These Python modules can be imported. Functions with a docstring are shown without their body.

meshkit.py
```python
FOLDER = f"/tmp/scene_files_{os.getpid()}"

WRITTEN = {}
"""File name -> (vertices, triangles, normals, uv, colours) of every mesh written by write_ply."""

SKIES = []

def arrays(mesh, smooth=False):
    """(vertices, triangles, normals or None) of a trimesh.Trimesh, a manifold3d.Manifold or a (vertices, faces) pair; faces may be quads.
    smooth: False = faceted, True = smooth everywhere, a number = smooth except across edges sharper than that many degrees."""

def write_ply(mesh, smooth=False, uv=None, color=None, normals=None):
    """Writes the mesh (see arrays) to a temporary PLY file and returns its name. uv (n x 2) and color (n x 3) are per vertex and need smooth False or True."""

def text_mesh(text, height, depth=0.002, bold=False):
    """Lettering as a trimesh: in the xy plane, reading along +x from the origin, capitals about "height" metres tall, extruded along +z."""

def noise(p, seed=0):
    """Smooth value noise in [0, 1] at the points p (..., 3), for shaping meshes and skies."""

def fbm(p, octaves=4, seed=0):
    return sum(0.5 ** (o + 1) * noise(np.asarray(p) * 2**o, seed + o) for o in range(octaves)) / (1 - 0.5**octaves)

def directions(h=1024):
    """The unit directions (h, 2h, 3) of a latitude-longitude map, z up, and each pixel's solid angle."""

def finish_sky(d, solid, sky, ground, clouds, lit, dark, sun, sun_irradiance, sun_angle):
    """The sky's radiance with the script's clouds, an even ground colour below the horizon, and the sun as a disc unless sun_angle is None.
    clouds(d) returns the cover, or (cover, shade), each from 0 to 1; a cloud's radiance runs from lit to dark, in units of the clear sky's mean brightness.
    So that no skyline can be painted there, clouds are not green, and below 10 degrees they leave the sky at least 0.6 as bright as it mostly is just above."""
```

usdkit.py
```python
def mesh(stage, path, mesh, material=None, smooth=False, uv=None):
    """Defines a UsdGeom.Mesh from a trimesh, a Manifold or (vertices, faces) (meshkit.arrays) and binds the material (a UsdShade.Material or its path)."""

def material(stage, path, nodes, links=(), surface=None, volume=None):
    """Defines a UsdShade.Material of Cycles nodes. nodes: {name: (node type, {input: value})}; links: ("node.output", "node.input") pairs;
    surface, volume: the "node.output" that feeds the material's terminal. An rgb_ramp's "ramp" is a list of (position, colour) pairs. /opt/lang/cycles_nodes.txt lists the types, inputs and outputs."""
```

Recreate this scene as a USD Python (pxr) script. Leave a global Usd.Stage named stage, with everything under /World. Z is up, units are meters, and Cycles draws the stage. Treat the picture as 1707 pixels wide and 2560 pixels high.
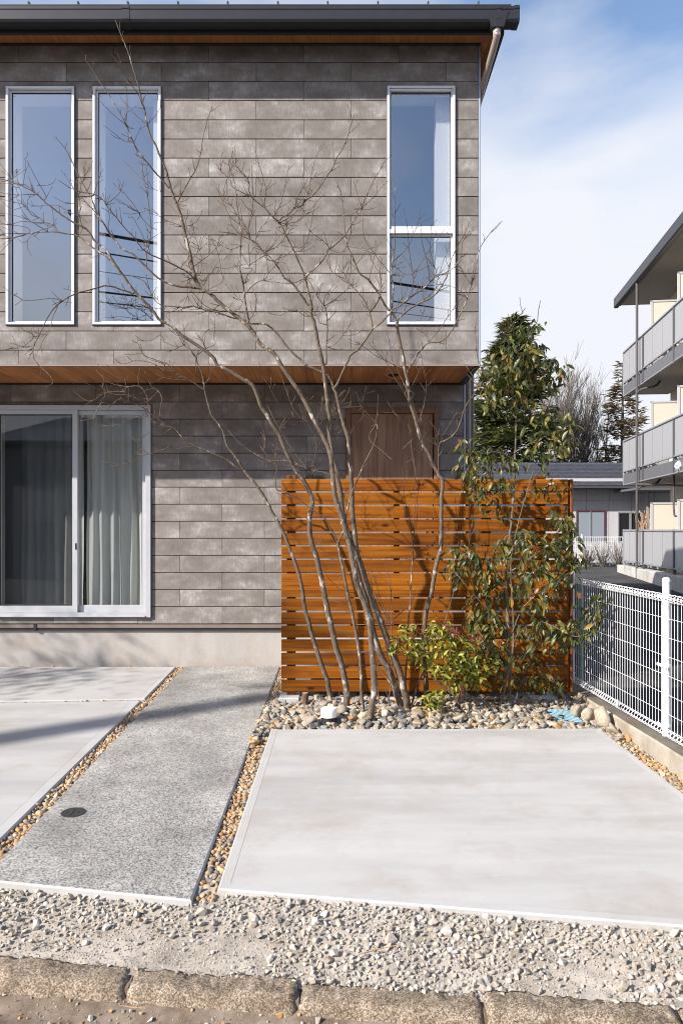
import math, random
import numpy as np
import trimesh
import shapely.geometry as sg
import shapely
import usdkit, meshkit
from meshkit import noise, fbm
from pxr import Usd, UsdGeom, UsdLux, UsdShade, Gf, Sdf, Vt

RNG = np.random.default_rng(7)
random.seed(7)
stage = Usd.Stage.CreateInMemory()
UsdGeom.SetStageUpAxis(stage, UsdGeom.Tokens.z)
UsdGeom.SetStageMetersPerUnit(stage, 1.0)
world = UsdGeom.Xform.Define(stage, '/World')
stage.SetDefaultPrim(world.GetPrim())

# ---------------------------------------------------------------- camera, sky, sun
F, XC, YH, HC = 1919.0, 858.0, 1324.0, 1.786      # focal length and principal point in photograph pixels, eye height
cam = UsdGeom.Camera.Define(stage, '/World/camera')
cam.CreateHorizontalApertureAttr(24.0)
cam.CreateVerticalApertureAttr(36.0)
cam.CreateFocalLengthAttr(F / 1707 * 24.0)
cam.CreateHorizontalApertureOffsetAttr(-(XC - 853.5) / 1707 * 24)
cam.CreateVerticalApertureOffsetAttr((YH - 1280) / 1707 * 24)
cam.CreateClippingRangeAttr(Gf.Vec2f(0.05, 500))
cam.CreateExposureAttr(0.86)
cam.AddTranslateOp().Set(Gf.Vec3d(0, 0, HC))
cam.AddRotateXYZOp().Set(Gf.Vec3f(90, 0, 0))

SUN_AZ, SUN_EL = math.radians(57), math.radians(31.2)          # sun behind the camera, to the left
SUN = np.array([-math.sin(SUN_AZ) * math.cos(SUN_EL), -math.cos(SUN_AZ) * math.cos(SUN_EL), math.sin(SUN_EL)])
sun = UsdLux.DistantLight.Define(stage, '/World/sun')
sun.CreateIntensityAttr(1.25)
sun.CreateAngleAttr(0.6)
sun.CreateNormalizeAttr(True)
sun.CreateColorAttr(Gf.Vec3f(1.0, 0.945, 0.875))
q = Gf.Rotation(Gf.Vec3d(0, 0, 1), Gf.Vec3d(*SUN.tolist()))
sun.AddTransformOp().Set(Gf.Matrix4d().SetRotate(q))

dome = UsdLux.DomeLight.Define(stage, '/World/sky')
dome.CreateIntensityAttr(1.0)
sky_mat = usdkit.material(stage, '/World/Looks/sky', {
    'tc': ('texture_coordinate', {}),
    'sky': ('sky_texture', {'sky_type': 'single_scattering', 'sun_disc': False, 'sun_elevation': SUN_EL,
                            'sun_rotation': math.atan2(SUN[0], SUN[1]), 'aerosol_density': 1.0, 'ozone_density': 2.0}),
    'mp': ('mapping', {'scale': (1.5, 1.5, 3.0), 'location': (1.3, 0.4, 0.2), 'rotation': (0.0, 0.6, 0.0)}),
    'n': ('noise_texture', {'scale': 1.55, 'detail': 9.0, 'roughness': 0.5, 'distortion': 0.3}),
    'sep': ('separate_xyz', {}),
    'el': ('map_range', {'value': 0.0, 'from_min': 0.0, 'from_max': 0.62, 'to_min': 0.50, 'to_max': -0.16, 'clamp': True}),
    'add': ('math', {'math_type': 'add'}),
    'south': ('math', {'math_type': 'multiply_add', 'value2': 0.10, 'value3': -0.085}),
    'add2': ('math', {'math_type': 'add'}),
    'gain': ('mix', {'mix_type': 'multiply', 'fac': 1.0, 'color2': (2.5, 2.42, 2.38)}),
    'cl': ('rgb_ramp', {'ramp': [(0.38, (0, 0, 0)), (0.50, (.45, .45, .45)), (0.72, (1, 1, 1))]}),
    'mix': ('mix', {'mix_type': 'mix', 'color2': (9.0, 9.25, 9.9)}),
    'bg': ('background_shader', {'strength': 0.055}),
}, [('tc.generated', 'mp.vector'), ('mp.vector', 'n.vector'), ('tc.generated', 'sep.vector'), ('sep.z', 'el.value'),
    ('n.fac', 'add.value1'), ('el.result', 'add.value2'), ('sep.y', 'south.value1'), ('add.value', 'add2.value1'), ('south.value', 'add2.value2'), ('add2.value', 'cl.fac'),
    ('cl.color', 'mix.fac'), ('sky.color', 'gain.color1'), ('gain.color', 'mix.color1'), ('mix.color', 'bg.color')], surface='bg.background')
UsdShade.MaterialBindingAPI.Apply(dome.GetPrim()).Bind(sky_mat)
dome.GetPrim().SetCustomDataByKey('kind', 'structure')


# ---------------------------------------------------------------- helpers
_used = {}


def numbered(parent, name):
    k = (parent, name)
    _used[k] = _used.get(k, -1) + 1
    return name if _used[k] == 0 else f'{name}_{_used[k]:03d}'


class Node:
    def __init__(self, prim, loc):
        self.prim, self.loc, self.path = prim, np.asarray(loc, float), str(prim.GetPath())


ROOT = Node(world.GetPrim(), (0, 0, 0))


def tag(node, label=None, cat=None, group=None, kind=None):
    for k, v in (('label', label), ('category', cat), ('group', group), ('kind', kind)):
        if v:
            node.prim.SetCustomDataByKey(k, v)
    return node


def thing(name, label=None, cat=None, loc=(0, 0, 0), group=None, kind=None, parent=ROOT):
    x = UsdGeom.Xform.Define(stage, parent.path + '/' + numbered(parent.path, name))
    off = np.asarray(loc, float) - parent.loc
    if np.abs(off).sum():
        x.AddTranslateOp().Set(Gf.Vec3d(*off.tolist()))
    return tag(Node(x.GetPrim(), loc), label, cat, group, kind)


def as_mesh(m):
    if isinstance(m, list):
        m = trimesh.util.concatenate([as_mesh(a) for a in m])
    if isinstance(m, tuple):
        f = np.asarray(m[1])
        if f.shape[1] == 4:
            f = np.vstack([f[:, [0, 1, 2]], f[:, [0, 2, 3]]])
        m = trimesh.Trimesh(np.asarray(m[0], float), f, process=False)
    return m


def obj(name, m, mat, parent=ROOT, smooth=False, tint=None, label=None, cat=None, group=None, kind=None):
    """one Mesh prim under parent (geometry given in world coordinates)"""
    m = as_mesh(m)
    v = np.asarray(m.vertices) - parent.loc
    path = parent.path + '/' + numbered(parent.path, name)
    t = trimesh.Trimesh(v, m.faces, process=False)
    if tint is not None and smooth not in (False, True):
        smooth = True
    p = usdkit.mesh(stage, path, t, mat, smooth=smooth)
    if tint is not None:
        tint = np.asarray(tint, np.float32)
        if tint.ndim == 1:
            tint = np.repeat(tint[None], len(v), 0)
        UsdGeom.PrimvarsAPI(p).CreatePrimvar('tint', Sdf.ValueTypeNames.Color3fArray, 'vertex').Set(Vt.Vec3fArray.FromNumpy(tint))
    return tag(Node(p.GetPrim(), parent.loc), label, cat, group, kind)


def box(x0, x1, y0, y1, z0, z1, ch=0.0):
    lo, hi = np.minimum([x0, y0, z0], [x1, y1, z1]), np.maximum([x0, y0, z0], [x1, y1, z1])
    if ch <= 0:
        m = trimesh.creation.box(hi - lo)
        m.apply_translation((lo + hi) / 2)
        return m
    c = min(ch, (hi - lo).min() * 0.45)
    pts = []
    for k in range(3):
        for s in np.ndindex(2, 2, 2):
            p = np.where(np.array(s) == 0, lo + c, hi - c).astype(float)
            p[k] = (lo, hi)[s[k]][k]
            pts.append(p)
    return trimesh.convex.convex_hull(np.array(pts))


def hull(pts):
    return trimesh.convex.convex_hull(np.asarray(pts, float))


def tube(points, radii, sides=6, caps=True):
    p = np.asarray(points, float)
    r = np.broadcast_to(np.asarray(radii, float), (len(p),))
    t = np.gradient(p, axis=0)
    t /= np.linalg.norm(t, axis=1, keepdims=True) + 1e-12
    a = np.cross(t[0], [0, 0, 1.0] if abs(t[0, 2]) < .9 else [1.0, 0, 0])
    A = []
    for i in range(len(p)):
        a = a - t[i] * (a @ t[i])
        a /= np.linalg.norm(a) + 1e-12
        A.append(a)
    A = np.array(A)
    B = np.cross(t, A)
    ang = np.arange(sides) * 2 * np.pi / sides
    v = p[:, None] + r[:, None, None] * (np.cos(ang)[None, :, None] * A[:, None] + np.sin(ang)[None, :, None] * B[:, None])
    i, j = np.meshgrid(np.arange(len(p) - 1), np.arange(sides), indexing='ij')
    qd = np.stack([i * sides + j, i * sides + (j + 1) % sides, (i + 1) * sides + (j + 1) % sides, (i + 1) * sides + j], -1).reshape(-1, 4)
    f = np.vstack([qd[:, [0, 1, 2]], qd[:, [0, 2, 3]]])
    v = v.reshape(-1, 3)
    if caps:
        n = len(v)
        v = np.vstack([v, p[0], p[-1]])
        k = np.arange(sides)
        f = np.vstack([f, np.stack([np.full(sides, n), (k + 1) % sides, k], 1),
                       np.stack([np.full(sides, n + 1), n - sides + k, n - sides + (k + 1) % sides], 1)])
    return trimesh.Trimesh(v, f, process=False)


def cyl(p0, p1, r, sides=16, r1=None):
    return tube([p0, p1], [r, r if r1 is None else r1], sides)


def extrude_y(poly, y0, y1):
    """polygon in (x, z) extruded along y"""
    parts = []
    for g in getattr(poly, 'geoms', [poly]):
        m = trimesh.creation.extrude_polygon(g, abs(y1 - y0), engine='earcut')
        v = m.vertices.copy()
        m.vertices = np.stack([v[:, 0], v[:, 2] + min(y0, y1), v[:, 1]], 1)
        m.invert()
        parts.append(m)
    return trimesh.util.concatenate(parts)


def extrude_x(pts_yz, x0, x1):
    m = trimesh.creation.extrude_polygon(sg.Polygon(pts_yz), abs(x1 - x0), engine='earcut')
    v = m.vertices.copy()
    m.vertices = np.stack([v[:, 2] + min(x0, x1), v[:, 0], v[:, 1]], 1)
    return m


def catmull(p, n=5):
    p = np.asarray(p, float)
    if len(p) < 3:
        return np.array([p[0] + (p[-1] - p[0]) * t for t in np.linspace(0, 1, 3)])
    q = np.vstack([2 * p[0] - p[1], p, 2 * p[-1] - p[-2]])
    out = []
    for i in range(1, len(q) - 2):
        for t in np.linspace(0, 1, n, endpoint=False):
            out.append(.5 * ((2 * q[i]) + (-q[i - 1] + q[i + 1]) * t + (2 * q[i - 1] - 5 * q[i] + 4 * q[i + 1] - q[i + 2]) * t * t
                             + (-q[i - 1] + 3 * q[i] - 3 * q[i + 1] + q[i + 2]) * t ** 3))
    out.append(p[-1])
    return np.array(out)


SLOPE = 0.0397                                   # the yard rises gently from the street to the house


def yard(y):
    return SLOPE * y


def P(px, py, d):
    return np.array([(px - XC) * d / F, d, HC - (py - YH) * d / F])


def G(px, py, dz=0.0):
    d = (HC - dz) / ((py - YH) / F + SLOPE)
    return np.array([(px - XC) * d / F, d, yard(d) + dz])


# ---------------------------------------------------------------- materials
L = '/World/Looks/'
_mc = {}


def plain(name, col, rough=0.6, metal=0.0, var=0.0, scale=8.0, bump=0.0, bscale=60.0, spec=0.5):
    nodes = {'p': ('principled_bsdf', {'base_color': col, 'roughness': rough, 'metallic': metal, 'specular_ior_level': spec}),
             'g': ('geometry', {})}
    links = []
    if var:
        c = np.array(col)
        nodes['n'] = ('noise_texture', {'scale': scale, 'detail': 5.0, 'roughness': 0.6})
        nodes['r'] = ('rgb_ramp', {'ramp': [(0.3, tuple(c * (1 - var))), (0.7, tuple(np.minimum(c * (1 + var), .95)))]})
        links += [('g.position', 'n.vector'), ('n.fac', 'r.fac'), ('r.color', 'p.base_color')]
    if bump:
        nodes['bn'] = ('noise_texture', {'scale': bscale, 'detail': 4.0})
        nodes['b'] = ('bump', {'strength': bump, 'distance': 0.01})
        links += [('g.position', 'bn.vector'), ('bn.fac', 'b.height'), ('b.normal', 'p.normal')]
    return usdkit.material(stage, L + name, nodes, links, surface='p.BSDF')


white_alu = plain('white_aluminium', (.62, .63, .66), .35, var=.04)
silver_alu = plain('silver_aluminium', (.47, .475, .50), .35, metal=.25, var=.04)
dark_metal = plain('dark_metal', (.022, .021, .024), .38, var=.15)
roof_metal = plain('roof_metal', (.035, .035, .04), .4, var=.1)
black_mat = plain('black', (.012, .012, .013), .6)
backing = plain('wall_backing', (.03, .027, .025), .9)
trim_alu = plain('corner_trim', (.30, .34, .42), .35, metal=.3)
flash_brown = plain('flashing_brown', (.19, .15, .125), .45, var=.1)
pipe_brown = plain('pipe_taupe', (.27, .22, .20), .4, var=.08)
pipe_dark = plain('pipe_dark', (.075, .065, .068), .4)
plaster = plain('interior_white', (.78, .76, .72), .85, var=.03)
interior = plain('interior_grey', (.50, .50, .51), .9)
floor_wood = plain('interior_floor', (.16, .10, .06), .5)
white_paint = plain('white_coated_wire', (.80, .80, .80), .35)
cobble_dirt = plain('dark_soil', (.060, .045, .034), .95, var=.4, scale=30, bump=.6)
tag_white = plain('white_tag', (.8, .8, .8), .5)
lamp_white = plain('opal_plastic', (.84, .84, .83), .35)
stub_conc = plain('footing_concrete', (.42, .42, .42), .9, var=.12, scale=20, bump=.2)
bag_mat = plain('plastic_bag', (.40, .42, .45), .35, var=.15)
green_mat = plain('green_paint', (.02, .12, .03), .6)
red_mat = plain('red_paint', (.45, .02, .05), .4)


def tinted(name, rough=.7, bump=.3, bscale=150., var=.25, vscale=40., spec=.4):
    """stones, leaves: the primvar tint is the thing's own colour, with fine grain on it"""
    return usdkit.material(stage, L + name, {
        'a': ('attribute', {'attribute': 'tint'}), 'g': ('geometry', {}),
        'n': ('noise_texture', {'scale': vscale, 'detail': 5.0, 'roughness': .65}),
        'r': ('rgb_ramp', {'ramp': [(.3, (1 - var,) * 3), (.7, (1 + var * .6,) * 3)]}),
        'm': ('mix', {'mix_type': 'multiply', 'fac': 1.0}),
        'bn': ('noise_texture', {'scale': bscale, 'detail': 4.0}), 'b': ('bump', {'strength': bump, 'distance': .004}),
        'p': ('principled_bsdf', {'roughness': rough, 'specular_ior_level': spec}),
    }, [('g.position', 'n.vector'), ('n.fac', 'r.fac'), ('a.color', 'm.color1'), ('r.color', 'm.color2'), ('m.color', 'p.base_color'),
        ('g.position', 'bn.vector'), ('bn.fac', 'b.height'), ('b.normal', 'p.normal')], surface='p.BSDF')


stone_mat = tinted('river_stone', .62, .25, 220, .22, 45)
crush_mat = tinted('crushed_stone', .9, .35, 260, .2, 60, .2)
pebble_mat = tinted('gravel_pebble', .7, .2, 300, .2, 90, .3)


def leaf_material(name, rough, trans):
    return usdkit.material(stage, L + name, {
        'a': ('attribute', {'attribute': 'tint'}),
        'p': ('principled_bsdf', {'roughness': rough, 'specular_ior_level': .5}),
        'g': ('gamma', {'gamma': .8}), 't': ('translucent_bsdf', {}), 'x': ('mix_closure', {'fac': trans}),
    }, [('a.color', 'p.base_color'), ('a.color', 'g.color'), ('g.color', 't.color'), ('p.BSDF', 'x.closure1'), ('t.BSDF', 'x.closure2')], surface='x.closure')


leaf_mat = leaf_material('glossy_leaf', .42, .25)
needle_mat = leaf_material('conifer_spray', .6, .2)


def bark_material(name, dark, mid, pale, sc=1.0):
    return usdkit.material(stage, L + name, {
        'g': ('geometry', {}),
        'mp': ('mapping', {'scale': (1, 1, .55)}),
        'n': ('noise_texture', {'scale': 16.0 * sc, 'detail': 6.0, 'roughness': .65}),
        'r': ('rgb_ramp', {'ramp': [(.34, dark), (.46, mid), (.56, mid), (.63, pale)]}),
        'bn': ('noise_texture', {'scale': 110.0, 'detail': 4.0}), 'b': ('bump', {'strength': .5, 'distance': .004}),
        'p': ('principled_bsdf', {'roughness': .85, 'specular_ior_level': .25}),
    }, [('g.position', 'mp.vector'), ('mp.vector', 'n.vector'), ('n.fac', 'r.fac'), ('r.color', 'p.base_color'),
        ('g.position', 'bn.vector'), ('bn.fac', 'b.height'), ('b.normal', 'p.normal')], surface='p.BSDF')


bark = bark_material('bark_mottled', (.050, .036, .026), (.125, .092, .066), (.40, .36, .31))
bark_twig = bark_material('bark_twig', (.060, .038, .026), (.105, .068, .045), (.20, .155, .12), 2)
bark_green = bark_material('bark_olive', (.07, .062, .040), (.14, .12, .085), (.24, .22, .17))
bark_far = bark_material('bark_far', (.09, .075, .065), (.14, .12, .105), (.2, .17, .15))
wood_cut = plain('cut_wood', (.35, .22, .12), .8, var=.3, scale=60)

# fibre-cement siding: taupe with pale cloudy bloom and vertical streaks
siding = usdkit.material(stage, L + 'siding', {
    'g': ('geometry', {}), 'oi': ('object_info', {}),
    'off': ('vector_math', {'math_type': 'scale', 'vector1': (13.7, 3.1, 7.9)}),
    'mv': ('vector_math', {'math_type': 'add'}),
    'm1': ('mapping', {'scale': (3.4, 3.4, 5.2)}), 'n1': ('noise_texture', {'scale': 1.0, 'detail': 7.0, 'roughness': .64, 'distortion': .15}),
    'm2': ('mapping', {'scale': (60., 60., 14.)}), 'n2': ('noise_texture', {'scale': 1.0, 'detail': 4.0, 'roughness': .6}),
    'n3': ('noise_texture', {'scale': 230.0, 'detail': 2.0}),
    's12': ('math', {'math_type': 'multiply_add', 'value2': .30}),
    's123': ('math', {'math_type': 'multiply_add', 'value2': .16}),
    'r': ('rgb_ramp', {'ramp': [(.50, (.146, .126, .113)), (.70, (.194, .171, .156)), (.82, (.252, .228, .214)), (.95, (.385, .363, .352))]}),
    'rv': ('map_range', {'from_min': 0., 'from_max': 1., 'to_min': .88, 'to_max': 1.10}),
    'mul': ('vector_math', {'math_type': 'scale'}),
    'b': ('bump', {'strength': .35, 'distance': .004}),
    'p': ('principled_bsdf', {'roughness': .8, 'specular_ior_level': .25}),
}, [('oi.random', 'off.scale'), ('g.position', 'mv.vector1'), ('off.vector', 'mv.vector2'),
    ('mv.vector', 'm1.vector'), ('m1.vector', 'n1.vector'), ('mv.vector', 'm2.vector'), ('m2.vector', 'n2.vector'), ('g.position', 'n3.vector'),
    ('n2.fac', 's12.value1'), ('n1.fac', 's12.value3'), ('n3.fac', 's123.value1'), ('s12.value', 's123.value3'), ('s123.value', 'r.fac'),
    ('oi.random', 'rv.value'), ('r.color', 'mul.vector1'), ('rv.result', 'mul.scale'), ('mul.vector', 'p.base_color'),
    ('s12.value', 'b.height'), ('b.normal', 'p.normal')], surface='p.BSDF')


def wood_material(name, dark, mid, light, axis='x', rough=.5, knots=True, spec=.4):
    st = {'x': (1.1, 26, 26), 'y': (26, 1.1, 26), 'z': (26, 26, 1.1)}[axis]
    kn = {'x': (3.0, .01, 6.5), 'y': (.01, 3.2, 9), 'z': (9, .01, 3)}[axis]
    nodes = {
        'g': ('geometry', {}), 'oi': ('object_info', {}),
        'off': ('vector_math', {'math_type': 'scale', 'vector1': (17.3, 9.1, 23.7)}), 'mv': ('vector_math', {'math_type': 'add'}),
        'm': ('mapping', {'scale': st}), 'n': ('noise_texture', {'scale': 1.0, 'detail': 6.0, 'roughness': .6, 'distortion': .9}),
        'n2': ('noise_texture', {'scale': 2.6, 'detail': 3.0}),
        'ad': ('math', {'math_type': 'multiply_add', 'value2': .35}),
        'r': ('rgb_ramp', {'ramp': [(.48, dark), (.66, mid), (.84, light)]}),
        'rv': ('map_range', {'from_min': 0., 'from_max': 1., 'to_min': .76, 'to_max': 1.2}),
        'mul': ('vector_math', {'math_type': 'scale'}),
        'p': ('principled_bsdf', {'roughness': rough, 'specular_ior_level': spec}),
    }
    links = [('oi.random', 'off.scale'), ('g.position', 'mv.vector1'), ('off.vector', 'mv.vector2'), ('mv.vector', 'm.vector'), ('m.vector', 'n.vector'),
             ('mv.vector', 'n2.vector'), ('n2.fac', 'ad.value1'), ('n.fac', 'ad.value3'), ('ad.value', 'r.fac'),
             ('oi.random', 'rv.value'), ('r.color', 'mul.vector1'), ('rv.result', 'mul.scale')]
    if knots:
        nodes.update({'mk': ('mapping', {'scale': kn}), 'v': ('voronoi_texture', {'scale': 1.0, 'randomness': 1.0}),
                      'kr': ('rgb_ramp', {'ramp': [(.0, (.16, .10, .08)), (.07, (.30, .2, .15)), (.105, (.75, .7, .6)), (.15, (1, 1, 1))]}),
                      'km': ('mix', {'mix_type': 'multiply', 'fac': 1.0})})
        links += [('mv.vector', 'mk.vector'), ('mk.vector', 'v.vector'), ('v.distance', 'kr.fac'), ('mul.vector', 'km.color1'), ('kr.color', 'km.color2'), ('km.color', 'p.base_color')]
    else:
        links += [('mul.vector', 'p.base_color')]
    return usdkit.material(stage, L + name, nodes, links, surface='p.BSDF')


slat_wood = wood_material('stained_pine', (.105, .026, .002), (.20, .059, .003), (.285, .097, .006), rough=.62, spec=.16)
post_wood = wood_material('stained_post', (.10, .026, .002), (.17, .05, .003), (.25, .08, .005), axis='z', knots=False)
soffit_wood = wood_material('soffit_cedar', (.30, .11, .035), (.42, .17, .055), (.52, .23, .085), axis='y', rough=.5, knots=False)
door_wood = wood_material('door_walnut', (.20, .108, .062), (.30, .17, .10), (.40, .235, .145), axis='z', knots=False)
frame_wood = wood_material('door_frame_walnut', (.17, .085, .05), (.235, .12, .07), (.30, .16, .098), axis='z', knots=False)


def concrete(name, base, var=.1, stain=(.50, .42, .34), bump=.15, streak=(1.2, 7, 7), speck=.0):
    b = np.array(base)
    return usdkit.material(stage, L + name, {
        'g': ('geometry', {}),
        'm': ('mapping', {'scale': streak}), 'n': ('noise_texture', {'scale': 1.0, 'detail': 7.0, 'roughness': .6}),
        'r': ('rgb_ramp', {'ramp': [(.3, tuple(b * (1 - var))), (.55, tuple(b)), (.75, tuple(np.minimum(b * (1 + var * .6), .9)))]}),
        'n2': ('noise_texture', {'scale': 2.3, 'detail': 5.0, 'roughness': .7}),
        'r2': ('rgb_ramp', {'ramp': [(.48, (0, 0, 0)), (.74, (.75, .75, .75))]}),
        'mx': ('mix', {'color2': tuple(b * np.array(stain) * 1.6)}),
        'v': ('voronoi_texture', {'scale': 14.0}), 'vr': ('rgb_ramp', {'ramp': [(0.0, (.25, .22, .2)), (.035, (.45, .42, .4)), (.05, (1, 1, 1))]}),
        'vm': ('mix', {'mix_type': 'multiply', 'fac': speck}),
        'n3': ('noise_texture', {'scale': 260.0, 'detail': 3.0}), 'r3': ('rgb_ramp', {'ramp': [(.3, (.78, .78, .78)), (.7, (1.10, 1.10, 1.10))]}),
        'm3': ('mix', {'mix_type': 'multiply', 'fac': 1.0}),
        'bn': ('noise_texture', {'scale': 120.0, 'detail': 5.0}), 'b': ('bump', {'strength': bump, 'distance': .004}),
        'p': ('principled_bsdf', {'roughness': .85, 'specular_ior_level': .3}),
    }, [('g.position', 'm.vector'), ('m.vector', 'n.vector'), ('n.fac', 'r.fac'), ('g.position', 'n2.vector'), ('n2.fac', 'r2.fac'), ('r2.color', 'mx.fac'),
        ('r.color', 'mx.color1'), ('g.position', 'v.vector'), ('v.distance', 'vr.fac'), ('mx.color', 'vm.color1'), ('vr.color', 'vm.color2'),
        ('g.position', 'n3.vector'), ('n3.fac', 'r3.fac'), ('vm.color', 'm3.color1'), ('r3.color', 'm3.color2'), ('m3.color', 'p.base_color'),
        ('g.position', 'bn.vector'), ('bn.fac', 'b.height'), ('b.normal', 'p.normal')], surface='p.BSDF')


slab_conc = concrete('slab_concrete', (.425, .411, .397), .20, (.49, .45, .40), .12, (.55, 3.0, 3.0), speck=1.0)
slab_edge = concrete('slab_border', (.430, .419, .408), .08, (.52, .485, .445), .06, (3, 3, 3))
foundation_conc = concrete('foundation_concrete', (.40, .375, .35), .10, (.50, .42, .36), .1, (5, 5, 1.0))
wall_conc = concrete('old_wall_concrete', (.36, .325, .27), .22, (.36, .27, .17), .5, (5, 5, 1.6))
wall_top = concrete('old_wall_top', (.17, .145, .115), .35, (.40, .33, .25), .6, (7, 7, 7))
plinth_conc = concrete('plinth_concrete', (.45, .43, .40), .2, (.22, .2, .19), .2, (1.2, 1.2, .25))

aggregate = usdkit.material(stage, L + 'exposed_aggregate', {
    'g': ('geometry', {}),
    'v': ('voronoi_texture', {'scale': 150.0}), 'sep': ('separate_color', {}),
    'r': ('rgb_ramp', {'ramp': [(0., (.075, .085, .115)), (.16, (.10, .105, .13)), (.2, (.21, .20, .20)), (.34, (.26, .235, .215)), (.38, (.40, .37, .335)), (.62, (.47, .45, .43)), (.66, (.34, .285, .22)), (.72, (.52, .51, .50)), (1., (.58, .57, .56))], 'interpolate': False}),
    'vd': ('voronoi_texture', {'scale': 150.0, 'feature': 'distance_to_edge'}),
    'er': ('rgb_ramp', {'ramp': [(.0, (1, 1, 1)), (.09, (0, 0, 0))]}), 'em': ('mix', {'color2': (.47, .45, .425)}), 'ef': ('math', {'math_type': 'multiply', 'value2': .75}),
    'n': ('noise_texture', {'scale': 2.2, 'detail': 5.0, 'roughness': .6}), 'nr': ('rgb_ramp', {'ramp': [(.34, (.54, .54, .525)), (.66, (.94, .94, .915))]}),
    'm': ('mix', {'mix_type': 'multiply', 'fac': 1.0}),
    'b': ('bump', {'strength': .35, 'distance': .003}),
    'p': ('principled_bsdf', {'roughness': .75, 'specular_ior_level': .35}),
}, [('g.position', 'v.vector'), ('v.color', 'sep.color'), ('sep.r', 'r.fac'), ('g.position', 'vd.vector'), ('vd.distance', 'er.fac'), ('er.color', 'ef.value1'), ('ef.value', 'em.fac'), ('r.color', 'em.color1'),
    ('g.position', 'n.vector'), ('n.fac', 'nr.fac'), ('em.color', 'm.color1'), ('nr.color', 'm.color2'), ('m.color', 'p.base_color'),
    ('vd.distance', 'b.height'), ('b.normal', 'p.normal')], surface='p.BSDF')

kerb_mat = usdkit.material(stage, L + 'weathered_kerb', {
    'g': ('geometry', {}),
    'v': ('voronoi_texture', {'scale': 210.0}), 'sep': ('separate_color', {}),
    'r': ('rgb_ramp', {'ramp': [(0., (.085, .064, .046)), (.25, (.145, .108, .076)), (.5, (.20, .15, .105)), (.7, (.26, .205, .15)), (.85, (.36, .30, .235)), (1., (.24, .225, .21))]}),
    'n': ('noise_texture', {'scale': 9.0, 'detail': 6.0, 'roughness': .7}), 'nr': ('rgb_ramp', {'ramp': [(.3, (.58, .55, .51)), (.68, (1.38, 1.40, 1.40))]}),
    'm': ('mix', {'mix_type': 'multiply', 'fac': 1.0}),
    'vd': ('voronoi_texture', {'scale': 210.0, 'feature': 'distance_to_edge'}),
    'b': ('bump', {'strength': .6, 'distance': .004}),
    'p': ('principled_bsdf', {'roughness': .92, 'specular_ior_level': .2}),
}, [('g.position', 'v.vector'), ('v.color', 'sep.color'), ('sep.r', 'r.fac'), ('g.position', 'n.vector'), ('n.fac', 'nr.fac'), ('r.color', 'm.color1'), ('nr.color', 'm.color2'), ('m.color', 'p.base_color'),
    ('g.position', 'vd.vector'), ('vd.distance', 'b.height'), ('b.normal', 'p.normal')], surface='p.BSDF')


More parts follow.
